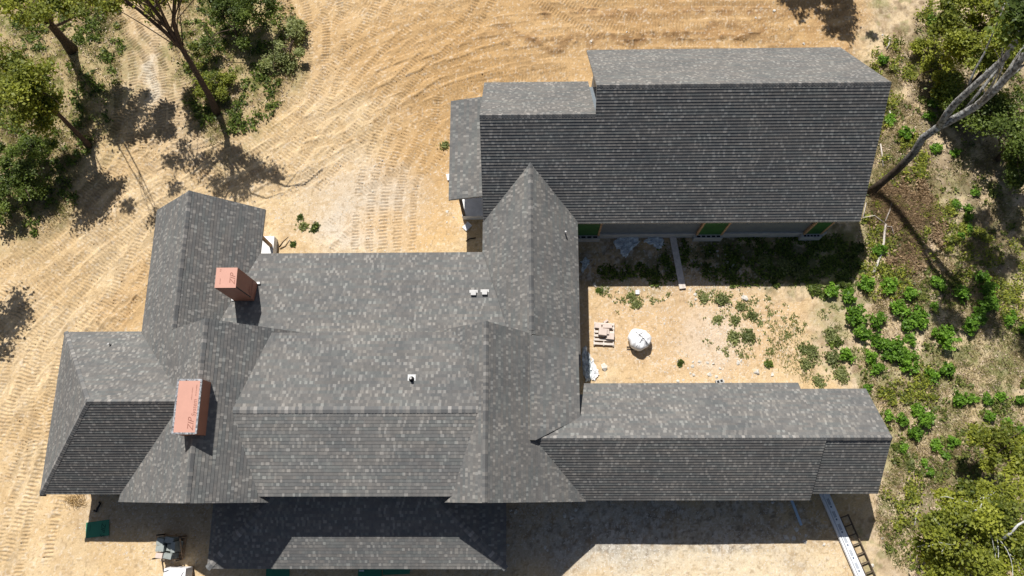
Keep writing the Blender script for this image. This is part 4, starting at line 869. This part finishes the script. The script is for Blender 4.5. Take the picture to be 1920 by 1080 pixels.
# pallet of pavers in the courtyard
pc = at(1132, 627, 0); pz = gz(pc.x, pc.y)
pal = empty('pallet', (pc.x, pc.y, pz), 'wooden pallet under a few stacked pavers in the courtyard', 'pallet'); pal.rotation_euler.z = -.06
def pallet_parts(root, w_, l_, m=MWOODG):
    for i in range(6):
        y = -l_ / 2 + (i + .5) * l_ / 6; b = MB(); b.box(-w_ / 2, w_ / 2, y - .06, y + .06, .11, .135); b.build('deck_board', m, root)
    for x in (-w_ / 2 + .03, 0, w_ / 2 - .03): b = MB(); b.box(x - .025, x + .025, -l_ / 2, l_ / 2, .02, .11); b.build('runner', m, root)
pallet_parts(pal, 1.05, 1.25)
for i, (x, y, w_, l_, h0, h1, lab) in enumerate(((-.08, .06, .42, .36, .14, .42, 'tall square paver stack in the middle of the courtyard pallet'), (.30, -.14, .42, .34, .14, .26, 'low flat paver right of the tall stack on the courtyard pallet'), (-.30, .42, .34, .26, .14, .22, 'paver at the upper left corner of the courtyard pallet'), (.18, .40, .50, .22, .14, .24, 'long paver along the top of the courtyard pallet'), (.18, .08, .14, .30, .14, .34, 'narrow upright paver beside the tall stack'), (.12, .68, .26, .12, .0, .09, 'broken paver lying off the top of the courtyard pallet'))):
    b = MB(); b.box(-w_ / 2, w_ / 2, -l_ / 2, l_ / 2, h0, h1, taper=.006); o = b.build('paver', MPAVER); o.location = (pc.x + x, pc.y + y, pz); o.rotation_euler.z = -.06 + R_.uniform(-.08, .08) + (.6 if i == 5 else 0)
    thing(o, lab, 'paver', 'pavers on and round the courtyard pallet')
# bulk bag
pc = at(1197, 640, .0); pz = gz(pc.x, pc.y)
bag = empty('bulk_bag', (pc.x, pc.y, pz), 'round white woven bulk bag with crossed black straps in the courtyard', 'bag')
import bmesh
bm = bmesh.new(); bmesh.ops.create_uvsphere(bm, u_segments=40, v_segments=24, radius=1)
for v in bm.verts:
    x, y, z = v.co; a = math.atan2(y, x); rr = 1 + .05 * math.sin(3 * a + 1) + .03 * math.sin(7 * a) + .10 * max(0, math.cos(a - 2.2)) ** 3
    zz = (abs(z) ** .6) * (1 if z > 0 else -1); v.co = (x * .58 * rr * (1 - .12 * (z > 0) * z), y * .54 * rr, max(0, .40 + .38 * zz) + (.02 * math.sin(9 * a) + .03 * math.sin(4 * x + 6 * y) + .02 * math.sin(13 * x - 7 * y)) * (z > -.2))
me = bpy.data.meshes.new('bag_body'); bm.to_mesh(me); bm.free()
for p_ in me.polygons: p_.use_smooth = True
link('bag_body', me, MWHITE, bag)
def strap(pts, w_):
    b = MB(); b.tube([(x, y, z) for x, y, z in pts], w_, 6); return b.build('strap', MBLACK, bag)
zt_ = lambda x, y: .42 + .38 * max(0, 1 - (x * x + y * y) / .37) ** .3 + .005
def line(a, c, n=9): return [(a[0] + (c[0] - a[0]) * i / n, a[1] + (c[1] - a[1]) * i / n, zt_(a[0] + (c[0] - a[0]) * i / n, a[1] + (c[1] - a[1]) * i / n)) for i in range(n + 1)]
strap(line((-.34, .42), (.12, .02)), .022); strap(line((.12, .02), (.42, -.36)), .016); strap(line((-.12, .16), (.16, .32)), .014); strap(line((.1, 0), (-.25, -.45)), .010)
for yy in (-.42, -.30):
    b = MB(); b.box(-.62, -.2, yy - .03, yy + .03, .0, .04); b.build('pallet_board', MDARKW, bag)
# plastic sheets
def sheet(name, pts, m, label, z=.04, amp=.10, seed=1, zc=None):
    P = [at(x, y, z) for x, y in pts]; cx = sum(p.x for p in P) / len(P); cy = sum(p.y for p in P) / len(P)
    b = MB(); rr = random.Random(seed); n = len(P); R0 = 9; ring = []
    bpts = []
    for k in range(R0 + 1):
        t = k / R0; row = []
        for i in range(n * 4):
            j = i // 4; f = (i % 4) / 4; q = P[j].lerp(P[(j + 1) % n], f); x = cx + (q.x - cx) * t; y = cy + (q.y - cy) * t
            if k < R0: x += rr.uniform(-.05, .05); y += rr.uniform(-.05, .05)
            else: x += rr.uniform(-.09, .09); y += rr.uniform(-.09, .09)
            row.append((x, y, gz(x, y) + z + (rr.uniform(0, amp) if k < R0 else 0)))
        ring.append(row)
    N4 = n * 4
    for k in range(R0):
        for i in range(N4):
            b.face([ring[k][i], ring[k + 1][i], ring[k + 1][(i + 1) % N4], ring[k][(i + 1) % N4]])
    me_o = b.build(name, m, smooth=False); bmm = bmesh.new(); bmm.from_mesh(me_o.data); bmesh.ops.remove_doubles(bmm, verts=bmm.verts[:], dist=.0005); bmm.to_mesh(me_o.data); bmm.free()
    md = me_o.modifiers.new('t', 'SOLIDIFY'); md.thickness = .006
    thing(me_o, label, 'plastic sheet', 'crumpled plastic sheets'); return me_o
sheet('plastic_sheet', [(1150, 455), (1158, 442), (1180, 438), (1195, 445), (1200, 455), (1190, 462), (1182, 472), (1174, 485), (1166, 478), (1160, 468)], MTARP, 'crumpled pale blue plastic sheet in the shade left of the plank', seed=3)
sheet('plastic_sheet', [(1205, 455), (1215, 446), (1235, 444), (1245, 452), (1243, 462), (1234, 468), (1225, 460)], MTARP, 'smaller crumpled plastic sheet against the plank', seed=4)
sheet('plastic_sheet', [(1092, 655), (1098, 650), (1106, 668), (1110, 690), (1108, 712), (1100, 716), (1092, 690)], MTARP, 'bluish plastic sheet in the shade along the connector wall', seed=5, amp=.16)
sheet('plastic_sheet', [(1110, 668), (1114, 682), (1121, 694), (1123, 704), (1116, 712), (1110, 714), (1106, 700)], MTARPW, 'bright white plastic sheet in the sun by the connector', seed=6)
sheet('plastic_sheet', [(1090, 490), (1100, 483), (1104, 492), (1098, 505), (1091, 512)], MTARP, 'small scrap of plastic in the shade by the connector corner', seed=7)
# courtyard plank
a0, a1 = at(1259, 434, .1), at(1280, 541, .1); d = a1 - a0; L = d.length; ang = math.atan2(d.y, d.x)
b = MB(); b.box(0, L, -.17, .17, -.03, .03); o = b.build('plank', MWOODG); o.location = (a0.x, a0.y, .14); o.rotation_euler = (0, .015, ang); thing(o, 'long grey plank laid across the courtyard from the north building', 'plank')
# fallen branch
def bent(name, pts, ra, rb, m, label, cat, twigs=()):
    b = MB(); Q = [Vector(p) for p in pts]; n = len(Q); b.tube(Q, [ra + (rb - ra) * i / (n - 1) for i in range(n)], 8)
    for tp, r in twigs: b.tube([Vector(p) for p in tp], r, 5)
    return thing(b.build(name, m, smooth=True), label, cat)
bent('fallen_branch', [A3(1661, 420, .25), A3(1659, 432, .22), A3(1657, 455, .18), A3(1652, 475, .14), A3(1645, 495, .12), A3(1637, 513, .1)], .05, .085, MBRANCH, 'bleached fallen branch lying below the forked tree', 'branch',
     [([A3(1661, 420, .25), A3(1640, 404, .3), A3(1618, 408, .3)], .02), ([A3(1661, 424, .25), A3(1672, 425, .3), A3(1676, 440, .2)], .02), ([A3(1660, 415, .3), A3(1668, 395, .3), A3(1672, 380, .2)], .03), ([A3(1618, 408, .3), A3(1624, 380, .2)], .02)])
bent('fallen_branch', [A3(1668, 208, .1), A3(1672, 220, .1), A3(1675, 232, .1)], .04, .03, MBRANCH, 'short pale stick beside the east gable of the north building', 'branch')
bent('fallen_branch', [A3(1651, 270, .1), A3(1654, 290, .1), A3(1656, 312, .1)], .04, .03, MBRANCH, 'thin pale stick lower down beside the east gable', 'branch')
bent('fallen_branch', [A3(1669, 72, .1), A3(1666, 84, .15), A3(1662, 92, .1)], .06, .02, MBRANCH, 'pale splintered stump piece near the upper right corner', 'branch')
bent('fallen_branch', [A3(1715, 985, .1), A3(1718, 965, .1), A3(1722, 950, .1)], .03, .02, MBRANCH, 'thin stick standing in the litter left of the corner oak', 'branch')
bent('fallen_branch', [A3(1880, 1010, 5.9), A3(1895, 1000, 6.2), A3(1908, 985, 6.4), A3(1925, 975, 6.5)], .07, .04, MBARKG, 'bare pale limb showing above the corner oak crown', 'branch')
# long white boards with printing, lying from under the south wing
a0, a1 = at(1546, 922, .3), at(1620, 1092, .3); d = a1 - a0; L = d.length; ang = math.atan2(d.y, d.x)
for i, (off, w_, z_) in enumerate(((.05, .155, .26), (-.17, .05, .24), (-.03, .20, .16))):
    b = MB(); b.box(0, L + (.0 if i else .02), off - w_ if i else -.10, off + w_, z_ - .07, z_); o = b.build('siding_board', MPAPER); o.location = (a0.x, a0.y, 0); o.rotation_euler.z = ang
    thing(o, ['wide printed white board on top of the long stack', 'narrow white board on the left edge of the long stack', 'lower white board under the long stack'][i], 'board', 'long white boards by the south wing')
    if i == 0:
        for k in range(9):
            x = .35 + k * .62; s = MB()
            for q_ in range(3): s.box(x, x + .30, -.04 + q_ * .045, -.02 + q_ * .045, z_ + .001, z_ + .003)
            s.box(x + .36, x + .44, -.02, .05, z_ + .001, z_ + .003); s.build('printed_mark', MINKB if k < 6 else plain('faint_ink', (.5, .52, .58), .05, 5), o)
a0, a1 = at(1484, 936, .1), at(1503, 985, .1); d = a1 - a0
b = MB(); b.box(0, d.length, -.06, .06, .02, .07); o = b.build('siding_board', plain('pale_blue_board', (.42, .56, .72), .08, 4)); o.location = (a0.x, a0.y, .02); o.rotation_euler.z = math.atan2(d.y, d.x); thing(o, 'single narrow pale blue board in the shade of the south wing', 'board')
# ladder alongside
a0, a1 = at(1589, 964, .1), at(1645, 1090, .1); d = a1 - a0; L = d.length; ang = math.atan2(d.y, d.x)
lad = empty('ladder', (a0.x, a0.y, .10), 'dark wooden ladder frame lying beside the long white boards', 'ladder'); lad.rotation_euler.z = ang
for off in (.0, -.42):
    b = MB(); b.box(0, L, off - .025, off + .025, 0, .09); b.build('rail', MDARKW, lad)
n_ = 8
for i in range(n_):
    x = .04 + i * (L - .1) / (n_ - 1); b = MB(); b.box(x - .025, x + .025, -.395, -.026, .02, .075); b.build('rung', MDARKW, lad)
# green sheathing boards
def gboard(corners, label, z=.03, words=True, rot=math.pi):
    P = [at(x, y, z) for x, y in corners]; b = MB(); n = Vector((0, 0, .02)); c = [p + Vector((0, 0, .03)) for p in P]
    b.face(c[::-1]); b.face([p - n for p in c])
    for i in range(4): b.face([c[i], c[(i + 1) % 4], c[(i + 1) % 4] - n, c[i] - n])
    o = b.build('sheathing_board', MGREEN); thing(o, label, 'board', 'green sheathing boards'); return o, c
o, c = gboard([(162, 980), (205, 974), (205, 1004), (161, 1009)], 'green printed sheathing board lying in the shade of the west wing')
zt = c[0].z + .004; text_mesh('ZIP S', .30, T(c[1].x - .06, c[1].y - .16, zt, -math.pi / 2 - .0) @ Matrix.Translation((0, -.27, 0)), MINKG, o, .3)
text_mesh('SHEATHING', .06, T(c[0].x + .22, c[0].y - .1, zt, -math.pi / 2), MINKG, o, 0, 'fine_print')
gboard([(500, 1062), (543, 1062), (543, 1092), (498, 1092)], 'green board poking from below the left of the porch eave')
gboard([(672, 1062), (716, 1062), (716, 1092), (671, 1092)], 'green board below the middle of the porch eave', .03)
gboard([(718, 1062), (770, 1062), (768, 1076), (718, 1078)], 'thin green board right of the middle one below the porch eave', .01)
p = at(678, 1070, .2); b = MB(); b.box(-.12, .12, -.03, .03, 0, .04); o = b.build('offcut', MPAPER); o.location = (p.x, p.y, .2); thing(o, 'tiny white offcut at the middle of the porch eave', 'offcut')
# pile of stone veneer on a pallet, open crate side
p0, p1 = at(303, 1047, .15), at(341, 1008, .95)
cx, cy = (at(322, 1046, .15).x, (at(322, 1046, .1).y + at(325, 1006, .9).y) / 2 + .0)
pile = empty('pallet', (cx, cy, 0), 'wooden crate pallet heaped with grey stone slabs by the porch corner', 'pallet'); pile.rotation_euler.z = -.07
pallet_parts(pile, 1.15, 1.15, MWOOD)
for sx_ in (-1, 1):
    for sy_ in (-1, 1): b = MB(); b.box(sx_ * .54 - .03, sx_ * .54 + .03, sy_ * .54 - .03, sy_ * .54 + .03, .1, .92); b.build('crate_post', MDARKW, pile)
for sx_ in (-1, 1):
    b = MB(); b.tube([(sx_ * .57, -.5, .15), (sx_ * .57, .5, .88)], .03, 4); b.build('brace', MWOOD, pile)
b = MB(); b.box(-.57, .57, -.585, -.55, .14, .24); b.build('side_board', MWOOD, pile)
k = 0
for lay_ in range(4):
    for i, (x, y, w_, l_) in enumerate(((-.33, .30, .36, .34), (.12, .34, .44, .28), (-.30, -.05, .40, .30), (.10, -.02, .30, .34), (.36, .05, .22, .5), (-.28, -.36, .36, .26), (.14, -.38, .40, .26))):
        if lay_ == 3 and i in (3,): continue
        b = MB(); b.box(-w_ / 2, w_ / 2, -l_ / 2, l_ / 2, 0, .19, taper=.012); o = b.build('stone_slab', MBUNDLE if i != 5 else MPAVER)
        o.location = (cx + x + R_.uniform(-.02, .02), cy + y + R_.uniform(-.02, .02), .14 + lay_ * .195 + (R_.uniform(-.03, .05) if lay_ == 3 else 0)); o.rotation_euler = (R_.uniform(-.05, .05) * (lay_ == 3), R_.uniform(-.05, .05) * (lay_ == 3), R_.uniform(-.12, .12) - .07)
        pos = ['upper left', 'upper right', 'middle left', 'centre', 'middle right', 'lower left', 'lower right'][i]; lv = ['bottom', 'second', 'third', 'top'][lay_]
        thing(o, f'grey stone slab at the {pos} of the {lv} layer in the crate', 'stone slab', 'stone slabs heaped in the crate')
# white wrapped pallet load
cx, cy = at(331, 1080, .6).x, at(331, 1064, .85).y - .62
wr = empty('wrapped_load', (cx, cy, 0), 'white wrapped pallet load at the bottom edge left of the porch', 'pallet load')
b = MB(); b.box(-.55, .55, -.6, .6, .12, .85, taper=.03); b.build('wrapping', MWHITE, wr)
pallet_parts(wr, 1.1, 1.2, MWOOD)
b = MB(); b.tube([(-.2, -.28, .86), (.1, -.2, .865), (.42, .42, .86)], .014, 5); b.build('strap', MBLACK, wr)
b = MB(); b.tube([(-.25, -.15, .86), (.0, -.1, .87), (.1, -.3, .86)], .03, 5); b.build('strap', MBLACK, wr)
b = MB(); b.tube([(-.52, .42, .86), (-.3, .5, .862)], .02, 5); b.build('strap', MBLACK, wr)
# brush heap by the west wing, hose scrap
P = []
b = MB(); c0 = at(142, 936, 0)
for i in range(90):
    a = R_.uniform(0, 6.28); r = R_.uniform(.0, .45); x, y = c0.x + math.cos(a) * r * 1.2, c0.y + math.sin(a) * r; q_ = a + R_.uniform(1, 2); l_ = R_.uniform(.15, .4)
    b.tube([(x, y, .02), (x + math.cos(q_) * l_ * .5, y + math.sin(q_) * l_ * .5, R_.uniform(.06, .2)), (x + math.cos(q_) * l_, y + math.sin(q_) * l_, .03)], .008, 4)
thing(b.build('straw_heap', plain('straw', (.36, .24, .10), .3, 5)), 'small tangled heap of brown roots below the west wing eave', 'heap')
b = MB(); b.tube([A3(176, 957, .05), A3(181, 959, .08), A3(183, 952, .08), A3(188, 945, .06), A3(186, 941, .05)], .05, 6); thing(b.build('rubber_scrap', MBLACK, smooth=True), 'curled black rubber scrap in the shade by the west wing', 'scrap')
b = MB(); b.tube([A3(874, 452, .03), A3(880, 448, .1), A3(892, 446, .06)], .035, 6); thing(b.build('rubber_scrap', MBLACK, smooth=True), 'dark scrap at the shade edge west of the connector', 'scrap')
bent('fallen_branch', [A3(524, 463, .1), A3(531, 453, .25), A3(541, 444, .15)], .04, .02, MBARK, 'dark crooked stick beside the pale porch slab', 'branch')
bent('fallen_branch', [A3(598, 607, 0), A3(600, 600, 0)], .01, .01, MBARK, 'x', 'branch') if False else None
